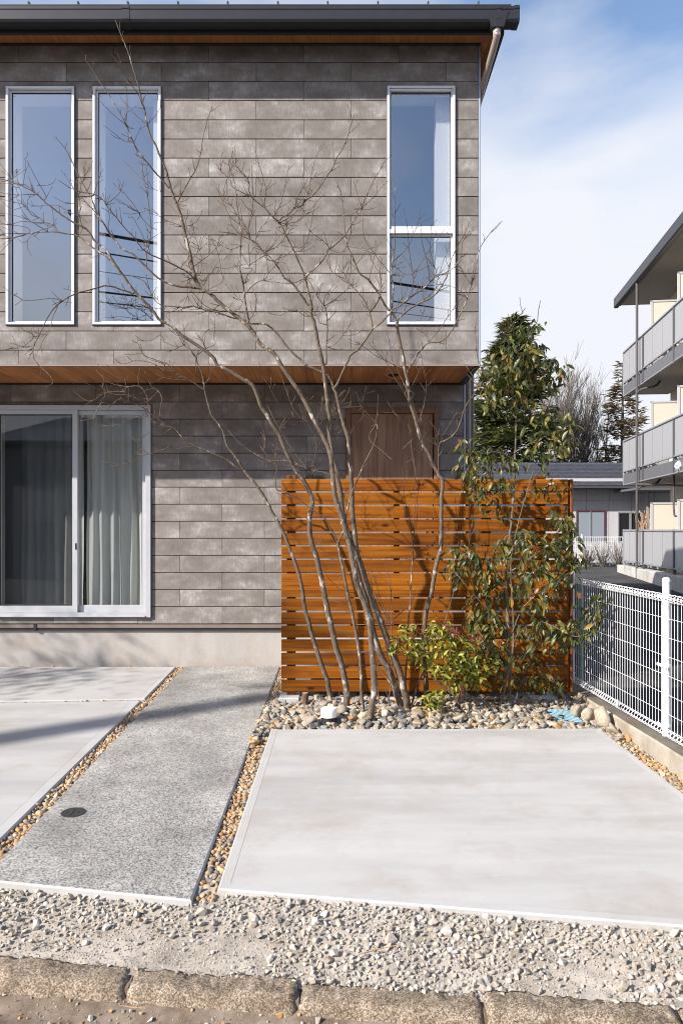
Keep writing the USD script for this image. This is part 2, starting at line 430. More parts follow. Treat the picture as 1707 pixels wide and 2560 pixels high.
def ground_material(name, c1, c2, c3, s1=6., s2=180., bump=.7):
    return usdkit.material(stage, L + name, {
        'g': ('geometry', {}), 'n': ('noise_texture', {'scale': s1, 'detail': 7.0, 'roughness': .65}),
        'n2': ('noise_texture', {'scale': s2, 'detail': 3.0, 'roughness': .7}),
        'a': ('math', {'math_type': 'multiply_add', 'value2': .6}),
        'r': ('rgb_ramp', {'ramp': [(.62, c1), (.8, c2), (1.0, c3)]}),
        'b': ('bump', {'strength': bump, 'distance': .006}),
        'p': ('principled_bsdf', {'roughness': .95, 'specular_ior_level': .15}),
    }, [('g.position', 'n.vector'), ('g.position', 'n2.vector'), ('n2.fac', 'a.value1'), ('n.fac', 'a.value3'), ('a.value', 'r.fac'), ('r.color', 'p.base_color'),
        ('n2.fac', 'b.height'), ('b.normal', 'p.normal')], surface='p.BSDF')


dust_mat = ground_material('stone_dust', (.23, .20, .165), (.33, .29, .245), (.43, .385, .335), 5, 240, .35)
street_mat = ground_material('street_dirt', (.12, .09, .065), (.205, .158, .118), (.30, .25, .20), 7, 210)
asphalt_mat = ground_material('old_asphalt', (.035, .035, .038), (.055, .054, .055), (.085, .08, .078), 1.2, 90)
earth_mat = ground_material('earth', (.09, .075, .055), (.13, .11, .08), (.17, .15, .11), 1, 30)


def glass_material(name, refl, tint=(1, 1, 1), wires=False):
    nodes = {'t': ('transparent_bsdf', {'color': tint}), 'gl': ('glossy_bsdf', {'roughness': 0.0, 'color': (.93, .95, 1.0)}),
             'lw': ('layer_weight', {'blend': .5}), 'pw': ('math', {'math_type': 'power', 'value2': 5.0}), 'mr': ('map_range', {'from_min': 0., 'from_max': 1., 'to_min': refl, 'to_max': 1.0}),
             'x': ('mix_closure', {})}
    links = [('lw.facing', 'pw.value1'), ('pw.value', 'mr.value'), ('mr.result', 'x.fac'), ('t.BSDF', 'x.closure1'), ('gl.BSDF', 'x.closure2')]
    out = 'x.closure'
    if wires:
        nodes.update({'g': ('geometry', {}), 'm': ('mapping', {'rotation': (0, .785, 0)}),
                      'w1': ('wave_texture', {'scale': 6.5, 'bands_direction': 'x', 'distortion': 0.0}), 'w2': ('wave_texture', {'scale': 6.5, 'bands_direction': 'z', 'distortion': 0.0}),
                      'mx': ('math', {'math_type': 'maximum'}), 'gt': ('map_range', {'from_min': .93, 'from_max': .99, 'to_min': 0., 'to_max': .05, 'clamp': True}),
                      'd': ('diffuse_bsdf', {'color': (.45, .46, .47)}), 'x2': ('mix_closure', {})})
        links += [('g.position', 'm.vector'), ('m.vector', 'w1.vector'), ('m.vector', 'w2.vector'), ('w1.fac', 'mx.value1'), ('w2.fac', 'mx.value2'),
                  ('mx.value', 'gt.value'), ('gt.result', 'x2.fac'), ('x.closure', 'x2.closure1'), ('d.BSDF', 'x2.closure2')]
        out = 'x2.closure'
    return usdkit.material(stage, L + name, nodes, links, surface=out)


glass_up = glass_material('wired_glass', .21, (.90, .91, .92))
glass_low = glass_material('clear_glass', .05, (.95, .96, .955))
glass_far = glass_material('far_glass', .10, (.6, .6, .62))
screen_mat = usdkit.material(stage, L + 'insect_screen', {'t': ('transparent_bsdf', {}), 'd': ('diffuse_bsdf', {'color': (.03, .03, .032)}), 'x': ('mix_closure', {'fac': .25})},
                             [('t.BSDF', 'x.closure1'), ('d.BSDF', 'x.closure2')], surface='x.closure')
curtain_mat = usdkit.material(stage, L + 'curtain_cloth', {
    'g': ('geometry', {}), 'p': ('principled_bsdf', {'base_color': (.58, .59, .57), 'roughness': .9, 'specular_ior_level': .1}),
    't': ('translucent_bsdf', {'color': (.6, .61, .59)}), 'x': ('mix_closure', {'fac': .2})},
    [('p.BSDF', 'x.closure1'), ('t.BSDF', 'x.closure2')], surface='x.closure')

# ---------------------------------------------------------------- the ground
YL, YU = 8.21, 7.297                                 # front planes of the lower and the upper storey


def sheet(x0, x1, y0, y1, zf, nx=40, ny=40):
    X, Y = np.meshgrid(np.linspace(x0, x1, nx), np.linspace(y0, y1, ny))
    Z = zf(X, Y)
    v = np.stack([X, Y, Z], -1).reshape(-1, 3)
    i, j = np.meshgrid(np.arange(ny - 1), np.arange(nx - 1), indexing='ij')
    a = (i * nx + j).ravel()
    qd = np.stack([a, a + 1, a + nx + 1, a + nx], 1)
    return trimesh.Trimesh(v, np.vstack([qd[:, [0, 1, 2]], qd[:, [0, 2, 3]]]), process=False)


def edge_y(x):            # street side edge of the concrete
    return 3.445 - 0.152 * (x + 0.675)


def kerb_back(x):
    return 2.952 - 0.128 * x


def kerb_front(x):
    return kerb_back(x) - .125


def asphalt_z(y):
    return -.27 + .0241 * y


# soil under the whole yard, the kerb, the wide ground, the street
def soil_z(X, Y):
    return yard(Y) - .055


yg = sheet(-9, 2.15, 0, 1, lambda X, Y: X * 0, 40, 30)
v = yg.vertices.copy()
v[:, 1] = edge_y(v[:, 0]) + .03 + v[:, 1] * (8.3 - edge_y(v[:, 0]) - .03)
v[:, 2] = soil_z(v[:, 0], v[:, 1])
yg.vertices = v
obj('yard_ground', yg, cobble_dirt, kind='structure')


def verge_z(x, y):
    t = np.clip((y - kerb_back(x)) / np.maximum(edge_y(x) - kerb_back(x), .05), 0, 1.3)
    base = .022 + t * (.085 - .018 * np.clip((x + .6) / 1.5, 0, 1))
    n = fbm(np.stack([x * 2.2, y * 2.4, np.zeros_like(x)], -1), 4, 3)
    n2 = fbm(np.stack([x * 16, y * 16, np.ones_like(x)], -1), 3, 9)
    return base + (n - .5) * .032 * np.sin(np.pi * np.clip(t, 0.02, .98)) ** .6 + (n2 - .5) * .020


verge = sheet(-6, 4.6, 0, 1, lambda X, Y: X * 0, 420, 60)
v = verge.vertices.copy()
v[:, 1] = (kerb_back(v[:, 0]) - .03) + v[:, 1] * (edge_y(v[:, 0]) + .12 - kerb_back(v[:, 0]) + .03)
v[:, 2] = verge_z(v[:, 0], v[:, 1])
verge.vertices = v
verge_node = thing('gravel_verge', kind='structure')
obj('stone_dust', verge, dust_mat, verge_node, smooth=True)


def street_z(X, Y):
    n = fbm(np.stack([X * 2.5, Y * 2.5, X * 0], -1), 4, 21)
    n2 = fbm(np.stack([X * 22, Y * 22, X * 0 + 2], -1), 3, 31)
    return -.042 + (n2 - .5) * .012 + (n - .5) * .02 - np.clip(2.4 - Y, 0, 5) * .005 + .022 * np.clip(1 - (kerb_front(X) - Y) / .10, 0, 1.4)


st = sheet(-3.2, 3.2, 0, 1, lambda X, Y: X * 0, 400, 120)
v = st.vertices.copy()
v[:, 1] = 1.6 + v[:, 1] * (kerb_front(v[:, 0]) + .06 - 1.6)
v[:, 2] = street_z(v[:, 0], v[:, 1])
st.vertices = v
far_st = sheet(-30, 30, -12.5, 1.62, lambda X, Y: X * 0 - .052, 10, 10)
obj('street', st, street_mat, kind='structure', smooth=True)
obj('road', far_st, asphalt_mat, kind='structure')
obj('ground', sheet(-150, 150, -120, 220, lambda X, Y: np.where(Y > 30, .35, -.55) + 0 * X, 60, 60), earth_mat, kind='structure')
obj('parking_lot', sheet(2.25, 30, 2.0, 29.2, lambda X, Y: asphalt_z(Y), 30, 30), asphalt_mat, kind='structure')


# concrete slabs with a trowelled border, each a closed body with an eased edge
def slab(poly, name, top, edge, border, th=.10, label=None, mid_name='slab_top'):
    pg = sg.Polygon(poly)

    def body(p, z1, z0):
        m = trimesh.creation.extrude_polygon(p, z1 - z0, engine='earcut')
        m.apply_translation((0, 0, z0))
        return m
    n = thing(name, kind='structure')
    outer = list(pg.exterior.coords)[:-1]
    e = pg.buffer(-.008, join_style=2)
    base = body(pg, -.008, -th)
    ring = e.difference(pg.buffer(-border, join_style=2)) if border > 0 else None
    # eased shoulder
    a, b = np.array(sg.polygon.orient(pg).exterior.coords)[:-1], np.array(sg.polygon.orient(e).exterior.coords)[:-1]
    k = len(a)
    b = b[[int(np.argmin(np.linalg.norm(b - p, axis=1))) for p in a]]
    vv = np.vstack([np.c_[a, np.full(k, -.008)], np.c_[b, np.full(k, 0.)]])
    i = np.arange(k)
    qd = np.stack([i, (i + 1) % k, k + (i + 1) % k, k + i], 1)
    shoulder = trimesh.Trimesh(vv, np.vstack([qd[:, [0, 1, 2]], qd[:, [0, 2, 3]]]), process=False)

    def tilt(m):
        vv = m.vertices.copy()
        vv[:, 2] += yard(vv[:, 1])
        m.vertices = vv
        return m
    obj('slab_body', tilt(trimesh.util.concatenate([base, shoulder])), edge, n)
    inner = pg.buffer(-border, join_style=2) if border > 0 else e
    obj(mid_name, tilt(body(inner, 0., -.02)), top, n)
    if ring is not None:
        obj('trowelled_border', tilt(body(ring.difference(inner.buffer(.0015, join_style=2)), .0, -.02)), edge, n)
    return n


DRIVE = [(-.5615, 5.953), (-.577, edge_y(-.577) + .085), (2.15, edge_y(2.15) + .085), (1.991, 5.979)]
soft_border = .055
slab(DRIVE, 'parking_slab', slab_conc, slab_edge, .055)
PATH = [(-1.69, 8.20), (-1.70, edge_y(-1.70) + .0), (-.675, edge_y(-.675) - .03), (-.678, 8.20)]
slab(PATH, 'approach_path', aggregate, slab_edge, .0)
SLAB_A = [(-1.777, 8.17), (-5.5, 8.17), (-5.5, 6.62), (-1.772, 6.86)]
SLAB_B = [(-1.79, 6.80), (-5.5, 6.56), (-5.5, edge_y(-5.5)), (-1.80, edge_y(-1.8))]
slab(SLAB_A, 'left_slab', slab_conc, slab_edge, .06)
slab(SLAB_B, 'left_slab', slab_conc, slab_edge, .075)

# worn kerb blocks along the street
kerb_node = thing('kerb', kind='structure')
kx = np.array([-2.17, -1.50, -.836, -.1725, .519, 1.21, 1.9])
for k in range(len(kx) - 1):
    xa, xb = kx[k] + .004, kx[k + 1] - .004
    nu, nv = 90, 30
    prof = []
    rr = np.random.default_rng(k + 5)
    dz, rot = rr.uniform(-.008, .010), rr.uniform(-.02, .02)
    for t in np.linspace(0, 1, nv):
        if t < .35:
            s = t / .35
            prof.append((-.120 - .045 * (1 - s), -.10 + s * .105))
        elif t < .60:
            s = (t - .35) / .25 * math.pi / 2
            prof.append((-.120 + .050 * (1 - math.cos(s)), .005 + .033 * math.sin(s)))
        elif t < .9:
            s = (t - .6) / .3
            prof.append((-.07 + .075 * s, .038 - .002 * s))
        else:
            s = (t - .9) / .1
            prof.append((.005 + .006 * s, .036 - .11 * s))
    prof = np.array(prof)
    X = np.linspace(xa, xb, nu)[:, None] + np.zeros((1, nv))
    Yo, Zo = prof[None, :, 0] + np.zeros((nu, 1)), prof[None, :, 1] + np.zeros((nu, 1))
    endf = np.minimum(X - xa, xb - X)
    rnd = np.clip(1 - endf / .030, 0, 1) ** 2 * (.35 + 1.3 * noise(np.stack([X * 0 + k, Zo * 14, X * 0 + (X > (xa + xb) / 2)], -1)))
    Zo = Zo - rnd * .022 * (Zo > 0)
    Yo = Yo + rnd * .02 * (prof[None, :, 1] > -.2) * (prof[None, :, 0] < -.05)
    pts = np.stack([X, kerb_back(X) + Yo, Zo + dz + rot * (X - (xa + xb) / 2)], -1)
    d1 = (fbm(pts * 9 + k, 4, 4) - .5) * .034
    d2 = (fbm(pts * 70 + k, 3, 8) - .5) * .016
    chip = np.clip(fbm(pts * 5 + 3 * k, 3, 6) - .62, 0, 1) * .10
    pts[..., 2] += d1 + d2 - chip
    pts[..., 1] += (d2 + d1 * .6) + chip * .3
    v = pts.reshape(-1, 3)
    i, j = np.meshgrid(np.arange(nu - 1), np.arange(nv - 1), indexing='ij')
    a = (i * nv + j).ravel()
    qd = np.stack([a, a + nv, a + nv + 1, a + 1], 1)
    f = np.vstack([qd[:, [0, 1, 2]], qd[:, [0, 2, 3]]])
    c0, c1 = len(v), len(v) + 1
    vv = np.vstack([v, pts[0].mean(0) - [0, 0, .02], pts[-1].mean(0) - [0, 0, .02]])
    jj = np.arange(nv - 1)
    f = np.vstack([f, np.stack([np.full(nv - 1, c0), jj + 1, jj][::-1], 1), np.stack([np.full(nv - 1, c1), (nu - 1) * nv + jj, (nu - 1) * nv + jj + 1][::-1], 1)])
    obj('kerb_block', trimesh.Trimesh(vv, f, process=False), kerb_mat, kerb_node, smooth=40)

obj('joint_soil', [box(x - .006, x + .006, kerb_back(x) - .10, kerb_back(x) - .004, -.1, .018) for x in kx[1:-1]], street_mat, kerb_node)

# neighbour's low retaining wall with the mesh fence on it
def wall_x(y):
    return 2.112 + (6.6 - y) * .037


WZ = .32
wy = np.linspace(9.6, 2.2, 40)
inner, outer_ = np.array([wall_x(y) for y in wy]), np.array([wall_x(y) + .15 for y in wy])
wz = WZ + (fbm(np.c_[wy * 2, wy * 0, wy * 0], 3, 2) - .5) * .012


def strip(a, b):
    n = len(a)
    vv = np.vstack([a, b])
    i = np.arange(n - 1)
    qd = np.stack([i, i + 1, n + i + 1, n + i], 1)
    return trimesh.Trimesh(vv, np.vstack([qd[:, [0, 1, 2]], qd[:, [0, 2, 3]]]), process=False)


lw = thing('retaining_wall', 'low weathered concrete wall carrying the white mesh fence beside the parking slab', 'wall', loc=(2.15, 5.5, 0))
face = strip(np.c_[inner, wy, wz - .012], np.c_[inner - .004, wy, wy * 0 - .3])
bev = strip(np.c_[inner + .012, wy, wz], np.c_[inner, wy, wz - .012])
back = strip(np.c_[outer_, wy, wy * 0 - .4], np.c_[outer_, wy, wz])
obj('wall_face', [face, bev, back], wall_conc, lw)
obj('coping', strip(np.c_[outer_, wy, wz], np.c_[inner + .012, wy, wz]), wall_top, lw)
exec_stones = True

# ---------------------------------------------------------------- the house
SL, SU = F / YL, F / YU


def XL(px): return (px - XC) / SL
def ZL(py): return HC - (py - YH) / SL
def XU(px): return (px - XC) / SU
def ZU(py): return HC - (py - YH) / SU


CP = .1827                                           # siding course pitch
house = thing('house', 'two storey house clad in mottled taupe siding boards with jutting upper floor', 'house', loc=(0, 9, yard(8.2)))
XR = 1.304
XLEFT = -5.2
ZS_TOP, ZU_BOT, ZL_BOT = 6.405, 3.356, .7776

wins_up = [(16.5, 187), (233, 403)]
open_up = [(XU(a), XU(b), ZU(811.7), ZU(216.7)) for a, b in wins_up] + [(XU(967.7), XU(1137), ZU(811.7), ZU(215.6))]
slide = (XL(-17), XL(378), ZL(1543), ZL(1013))
door = (XL(865), XL(1096), .70, ZL(1019.6))
open_low = [slide, door]


def rectp(r, g=0.0):
    return sg.box(r[0] - g, r[2] - g, r[1] + g, r[3] + g)


def storey(name, y, z0, z1, opens, first, joints_a, joints_b, x1):
    p = sg.box(XLEFT, z0, x1, z1)
    for o in opens:
        p = p.difference(rectp(o))
    w = obj(name, extrude_y(p, y + .018, y + .12), backing, house)
    lines = [z0] + [z for z in np.arange(first, z1 - .03, CP) if z > z0 + .02] + [z1]
    for r in range(len(lines) - 1):
        za, zb = lines[r], lines[r + 1]
        js = joints_a if r % 2 == 0 else joints_b
        xs = sorted([XLEFT] + [j for j in js if XLEFT < j < x1 - .02] + [x1])
        for xa, xb in zip(xs[:-1], xs[1:]):
            q = sg.box(xa + .0015, za + .0035, xb - .0015, zb - .0035)
            for o in opens:
                q = q.difference(rectp(o, .004))
            for g in getattr(q, 'geoms', [q]):
                if g.is_empty or g.area < 1e-4:
                    continue
                xx0, zz0, xx1, zz1 = g.bounds
                if abs(g.area - (xx1 - xx0) * (zz1 - zz0)) < 1e-6:
                    off = RNG.uniform(-.0012, .0012)
                    m = box(xx0, xx1, y + off, y + .0178, zz0, zz1, .0022)
                else:
                    m = extrude_y(g, y, y + .0178)
                obj('siding_panel', m, siding, w)
    return w


JA = [XU(403 + 237.5 * k) for k in range(-5, 5)]
JB = [XU(522 + 237.5 * k) for k in range(-5, 5)]
first_u = ZU(875)
upper = storey('upper_wall', YU, ZU_BOT, ZS_TOP, open_up, first_u, JB, JA, XU(1196))
JLa = [XL(449.8 + 211.2 * k) for k in range(-4, 5)]
JLb = [XL(555.6 + 211.2 * k) for k in range(-4, 5)]
lower = storey('lower_wall', YL, ZL_BOT, ZU_BOT, open_low, ZL_BOT, JLb, JLa, XL(1158.6))

# corner trims
obj('corner_trim', box(XU(1196) + .001, XU(1201), YU - .004, YU + .03, ZU_BOT, ZS_TOP, .003), trim_alu, house)
obj('corner_trim', box(XL(1158.6) + .001, XL(1164), YL - .004, YL + .03, ZL_BOT, ZU_BOT - .012, .003), trim_alu, house)
# side and rear walls, floors and ceiling
obj('side_wall', [box(1.29, 1.30, YU + .031, 16, ZU_BOT + .002, 6.42), box(1.295, 1.305, YL + .031, 16, .72, ZU_BOT - .002)], siding, house)
obj('rear_wall', [box(XLEFT, 1.29, 15.9, 16, .72, 6.42)], backing, house)
obj('left_wall', [box(XLEFT - .1, XLEFT, YU, 16, .72, 6.42)], backing, house)
obj('upper_floor', box(XLEFT, 1.28, YU + .03, 15.9, ZU_BOT + .025, ZU_BOT + .22), interior, house)
obj('ceiling', box(XLEFT, 1.28, YU + .13, 15.9, 6.34, 6.40), interior, house)
obj('ground_floor', box(XLEFT, 1.28, YL + .13, 15.9, .70, .80), floor_wood, house)
obj('partition', [box(XLEFT, XL(700), YL + 2.6, YL + 2.7, .81, ZU_BOT), box(XL(640), XL(640) + .1, YL + .13, YL + 2.6, .81, ZU_BOT),
                  box(XU(700), XU(700) + .1, YU + .13, YU + 3.0, ZU_BOT + .22, 6.34), box(XU(60), 1.28, YU + 3.0, YU + 3.1, ZU_BOT + .22, 6.34),
                  box(XLEFT, XU(60) - .01, YU + 2.2, YU + 2.3, ZU_BOT + .22, 6.34)], interior, house)
# soffit of the overhang: boards side by side
xs = np.arange(XLEFT, 1.24, .10)
for a in xs:
    if a > -4.3:
        obj('soffit_board', box(a + .0006, min(a + .0994, 1.245), YU + .045, YL + .005, ZU_BOT - .004, ZU_BOT + .012, .001), soffit_wood, house)
obj('overhang_edge', [box(XLEFT, XU(1201), YU - .006, YU + .022, ZU_BOT - .012, ZU_BOT - .0005, .002)], plain('edge_flashing', (.40, .32, .28), .4), house)
obj('overhang_edge', [box(XLEFT, 1.262, YU + .022, YU + .044, ZU_BOT - .010, ZU_BOT + .02), box(1.246, 1.306, YU + .045, YL + .2, ZU_BOT - .016, ZU_BOT + .015),
                      box(XLEFT, 1.245, YL - .03, YL - .002, ZU_BOT - .022, ZU_BOT - .0045)], dark_metal, house)
# downlight in the soffit
obj('downlight', [cyl((.505, 7.76, ZU_BOT - .012), (.505, 7.76, ZU_BOT - .0042), .052, 24), cyl((.505, 7.76, ZU_BOT - .016), (.505, 7.76, ZU_BOT - .0125), .042, 24)], black_mat, house)

# eaves
YG = 6.872                                           # gutter front
zt = HC + (1324 - 14) * YG / F
zb = HC + (1324 - 51) * YG / F
XG = (1193 * 1.08864 - XC) * YG / F
obj('eaves_soffit', box(XLEFT, 1.45, 7.035, YU - .003, ZS_TOP + .001, ZS_TOP + .015), soffit_wood, house)
obj('soffit_trim', box(XLEFT, XR, YU - .022, YU - .004, ZS_TOP - .018, ZS_TOP - .0005, .002), dark_metal, house)
obj('fascia', box(XLEFT, 1.466, 7.0, 7.03, 6.318, 6.428), black_mat, house)
gp = [(YG + .012, zb), (YG, zb + .02), (YG, zt - .03), (YG - .006, zt - .026), (YG - .006, zt), (YG + .006, zt), (YG + .006, zb + .022), (YG + .02, zb + .010), (6.995, zb + .010), (6.995, zb)]
gut = obj('gutter', extrude_x(gp, XLEFT, XG - .03), dark_metal, house)
for xa, xb in ((XU(304) * .94, XU(322) * .94), (XG - .20, XG - .165), (XG - .05, XG)):
    e = .004
    ps = [(YG + .012, zb - e), (YG - e, zb + .02), (YG - e, zt - .028), (YG - .011, zt - .022), (YG - .011, zt + e), (YG + .014, zt + e), (YG + .014, zb + .03), (6.997, zb + .03), (6.997, zb - e)]
    obj('gutter_joint', extrude_x(ps, xa, xb), dark_metal, gut)
obj('gutter_end', extrude_x([(YG, zb), (YG, zt), (6.99, zt), (6.99, zb)], XG - .012, XG - .004), dark_metal, gut)
obj('gutter_outlet', hull([(XG - .29, YG - .008, zt - .05), (XG - .10, YG - .008, zt - .05), (XG - .29, YG + .1, zt - .05), (XG - .10, YG + .1, zt - .05),
                           (XG - .25, YG + .005, zb - .045), (XG - .14, YG + .005, zb - .045), (XG - .25, YG + .09, zb - .045), (XG - .14, YG + .09, zb - .045)]), dark_metal, gut)
# roof sheet with standing seams
rz = zt + .012
roof = obj('roof', [box(XLEFT, 1.485, YG + .03, 16.2, 6.432, rz)], roof_metal, house)
obj('roof_edge', box(XLEFT, 1.505, YG + .005, YG + .045, rz - .004, rz + .012, .003), roof_metal, house)
for px in (68, 192, 317, 443, 568, 694, 819, 945, 1071, 1197):
    x = (px - XC) * 6.86 / F
    obj('standing_seam', box(x - .008, x + .008, YG + .01, 16.2, rz + .0005, rz + .045, .003), roof_metal, roof)
obj('barge_board', box(1.452, 1.472, 7.035, 16.2, 6.325, 6.43), dark_metal, house)
obj('rake_soffit', box(1.306, 1.451, YU, 16.2, ZS_TOP + .001, ZS_TOP + .012), soffit_wood, house)
# rain pipe under the gutter outlet, cranking back to the wall
x0 = XG - .195
obj('drain_pipe', [tube(catmull([(x0, YG + .05, zb - .045), (x0, YG + .05, zb - .10), (x0 - .01, YG + .075, zb - .15), (x0 - .08, 7.60, zb - .50), (1.36, 8.30, zb - .86), (1.36, 8.36, zb - 1.0), (1.36, 8.36, .4)], 6), .030, 16),
                   tube([(x0, YG + .05, zb - .04), (x0, YG + .05, zb - .11)], .036, 16)], pipe_brown, house)
obj('drain_pipe', tube([(1.415, 8.52, ZU_BOT + .3), (1.415, 8.52, .35)], .036, 16), pipe_dark, house)


# foundation
ZF = ZL(1572)
obj('foundation', box(XLEFT, XL(1158), YL + .022, 16, .2, ZF - .001, .004), foundation_conc, house)
obj('flashing', [box(XLEFT, XL(1160), YL - .012, YL + .10, ZL(1570), ZL(1561.5), .002)], flash_brown, house)
obj('flashing', [box(XLEFT, XL(1160), YL - .006, YL + .06, ZL(1576), ZL(1570.6), .001)], dark_metal, house)
obj('flashing_clip', box(XL(85), XL(93), YL - .02, YL, ZL(1577), ZL(1561), .002), dark_metal, house)


# windows: the frame is the part, panes and sashes are its pieces
def frame_ring(x0, x1, z0, z1, l, r, b, t, y0, y1):
    return [box(x0, x0 + l, y0, y1, z0, z1, .002), box(x1 - r, x1, y0, y1, z0, z1, .002),
            box(x0 + l - .001, x1 - r + .001, y0 + .0015, y1, z0, z0 + b, .002), box(x0 + l - .001, x1 - r + .001, y0 + .0015, y1, z1 - t, z1, .002)]


def reveal(x0, x1, z0, z1, y0, y1, n, mat=plaster):
    t = .02
    return obj('inner_reveal', [box(x0 - t, x0, y0, y1, z0 - t, z1 + t), box(x1, x1 + t, y0, y1, z0 - t, z1 + t), box(x0, x1, y0, y1, z0 - t, z0), box(x0, x1, y0, y1, z1, z1 + t)], mat, n)


def tall_window(o, transom=None, inner_w=0):
    x0, x1, z0, z1 = o
    fr = frame_ring(x0, x1, z0, z1, .022, .022, .022, .022, YU - .022, YU + .09)
    if transom:
        fr.append(box(x0 + .021, x1 - .021, YU - .018, YU + .088, transom - .019, transom + .019, .002))
    w = obj('window', fr, white_alu, house)
    obj('window_flashing', frame_ring(x0 - .008, x1 + .008, z0 - .008, z1 + .008, .0075, .0075, .0075, .0075, YU - .012, YU + .0), pipe_dark, w)
    spans = [(z0, z1)] if not transom else [(z0, transom), (transom, z1)]
    for k, (za, zc) in enumerate(spans):
        ins = .022
        la, lz = za + (ins if za == z0 else .019), zc - (ins if zc == z1 else .019)
        sash = obj('sash', frame_ring(x0 + .024, x1 - .024, la + .002, lz - .002, .018 if not transom else .010, .012, .016 if not transom else (.03 if k else .012), .016, YU + (.012 if not k else -.010), YU + .05), white_alu, w)
        obj('gasket', frame_ring(x0 + .0405 if not transom else x0 + .034, x1 - .036, la + .015, lz - .017, .006, .005, .005, .006, YU + .022, YU + .045), black_mat, w)
        obj('pane', box(x0 + .036, x1 - .034, YU + .030, YU + .034, la + .012, lz - .014), glass_up, w)
        if not transom or k:
            obj('glass_label', box(x0 + .052, x0 + .070, YU + .0285, YU + .0295, lz - .048, lz - .036), tag_white, w)
    reveal(x0 + .025, x1 - .025, z0 + .02, z1 - .02, YU + .091, YU + .30, w)
    if inner_w:
        obj('wall_return', box(x1 - .034 - inner_w, x1 + .25, YU + .14, YU + .30, z0 - .02, z1 + .02), plaster, w)
    return w


tall_window(open_up[0]); tall_window(open_up[1], None, .075); tall_window(open_up[2], ZU(579), .13)

# sliding window on the ground floor
x0, x1, z0, z1 = slide
w = obj('sliding_window', frame_ring(x0, x1, z0, z1, .03, .055, .05, .05, YL - .03, YL + .10), silver_alu, house)
obj('window_flashing', frame_ring(x0 - .008, x1 + .008, z0 - .008, z1 + .008, .0075, .0075, .0075, .0075, YL - .012, YL), pipe_dark, w)
xm = XL(187.5)
zg0, zg1 = ZL(1518), ZL(1030)
sl = obj('sash', frame_ring(x0 + .031, xm + .030, z0 + .051, z1 - .051, .04, .055, .07, .045, YL - .012, YL + .018), silver_alu, w)
sr = obj('sash', frame_ring(xm - .030, x1 - .056, z0 + .051, z1 - .051, .055, .045, .075, .045, YL + .025, YL + .06), silver_alu, w)
obj('pane', box(x0 + .07, xm - .02, YL + .002, YL + .006, z0 + .11, z1 - .09), glass_low, w)
obj('pane', box(xm + .02, x1 - .10, YL + .042, YL + .046, z0 + .12, z1 - .09), glass_low, w)
obj('insect_screen', box(x0 + .065, xm - .02, YL + .064, YL + .066, z0 + .11, z1 - .09), screen_mat, w)
obj('screen_frame', frame_ring(x0 + .071, xm - .0245, z0 + .1205, z1 - .096, .012, .012, .018, .012, YL - .004, YL + .001), black_mat, w)
obj('finger_pull', [box(xm + .006, xm + .022, YL - .016, YL - .0125, ZL(1374), ZL(1358), .001)], dark_metal, w)
obj('sill_track', box(x0 + .03, x1 - .056, YL - .045, YL - .031, z0 + .004, z0 + .02, .002), silver_alu, w)
reveal(x0 + .03, x1 - .03, z0 + .05, z1 - .05, YL + .121, YL + .22, w)


def curtain(xa, xb, z0, z1, y, seed, label):
    rr = np.random.default_rng(seed)
    n = 180
    t = np.linspace(0, 1, n)
    X = xa + (xb - xa) * t
    ph = np.cumsum(rr.uniform(.6, 1.4, n)) * (xb - xa) / n * 2 * np.pi / .105
    off = .032 * np.sin(ph) * (.55 + .6 * noise(np.c_[t * 7 + seed, t * 0, t * 0])) + .02 * np.sin(ph * .37 + seed)
    rows = []
    for k, z in enumerate(np.linspace(z0, z1, 14)):
        a = 1 - .35 * k / 13
        rows.append(np.c_[X + .006 * np.sin(ph * .5 + z * 3), y + off * a + .006 * np.sin(z * 4 + ph * .2), np.full(n, z)])
    rows = np.array(rows)
    v = rows.reshape(-1, 3)
    i, j = np.meshgrid(np.arange(13), np.arange(n - 1), indexing='ij')
    a = (i * n + j).ravel()
    qd = np.stack([a, a + 1, a + n + 1, a + n], 1)
    obj('curtain', trimesh.Trimesh(v, np.vstack([qd[:, [0, 1, 2]], qd[:, [0, 2, 3]]]), process=False), curtain_mat, smooth=True, label=label, cat='curtain')


curtain(XL(20), XL(182), .86, ZL(1025), YL + .36, 3, 'pleated curtain hanging behind the darker left pane of the sliding window')
curtain(XL(190), XL(372), .86, ZL(1025), YL + .33, 8, 'grey green pleated curtain hanging behind the right pane of the sliding window')

# entrance door
dx0, dx1, dz0, dz1 = door
dr = obj('door', [box(dx0, dx0 + .05, YL - .035, YL + .08, dz0, dz1, .003), box(dx1 - .05, dx1, YL - .035, YL + .08, dz0, dz1, .003), box(dx0 + .0505, dx1 - .0505, YL - .034, YL + .08, dz1 - .06, dz1, .003)], frame_wood, house)
obj('door_leaf', box(dx0 + .053, dx1 - .062, YL - .012, YL + .035, dz0 + .02, dz1 - .064, .002), door_wood, dr)
obj('door_handle', [tube([(dx1 - .13, YL - .06, 1.2), (dx1 - .13, YL - .06, 1.9)], .012, 10), cyl((dx1 - .13, YL - .06, 1.28), (dx1 - .13, YL - .012, 1.28), .008, 8), cyl((dx1 - .13, YL - .06, 1.82), (dx1 - .13, YL - .012, 1.82), .008, 8)], dark_metal, dr)
obj('porch_step', [box(-.46, 1.30, 7.35, YL + .02, .22, .60, .01), box(-.3, 1.30, 7.05, 7.349, .22, .44, .01)], slab_conc, kind='structure')

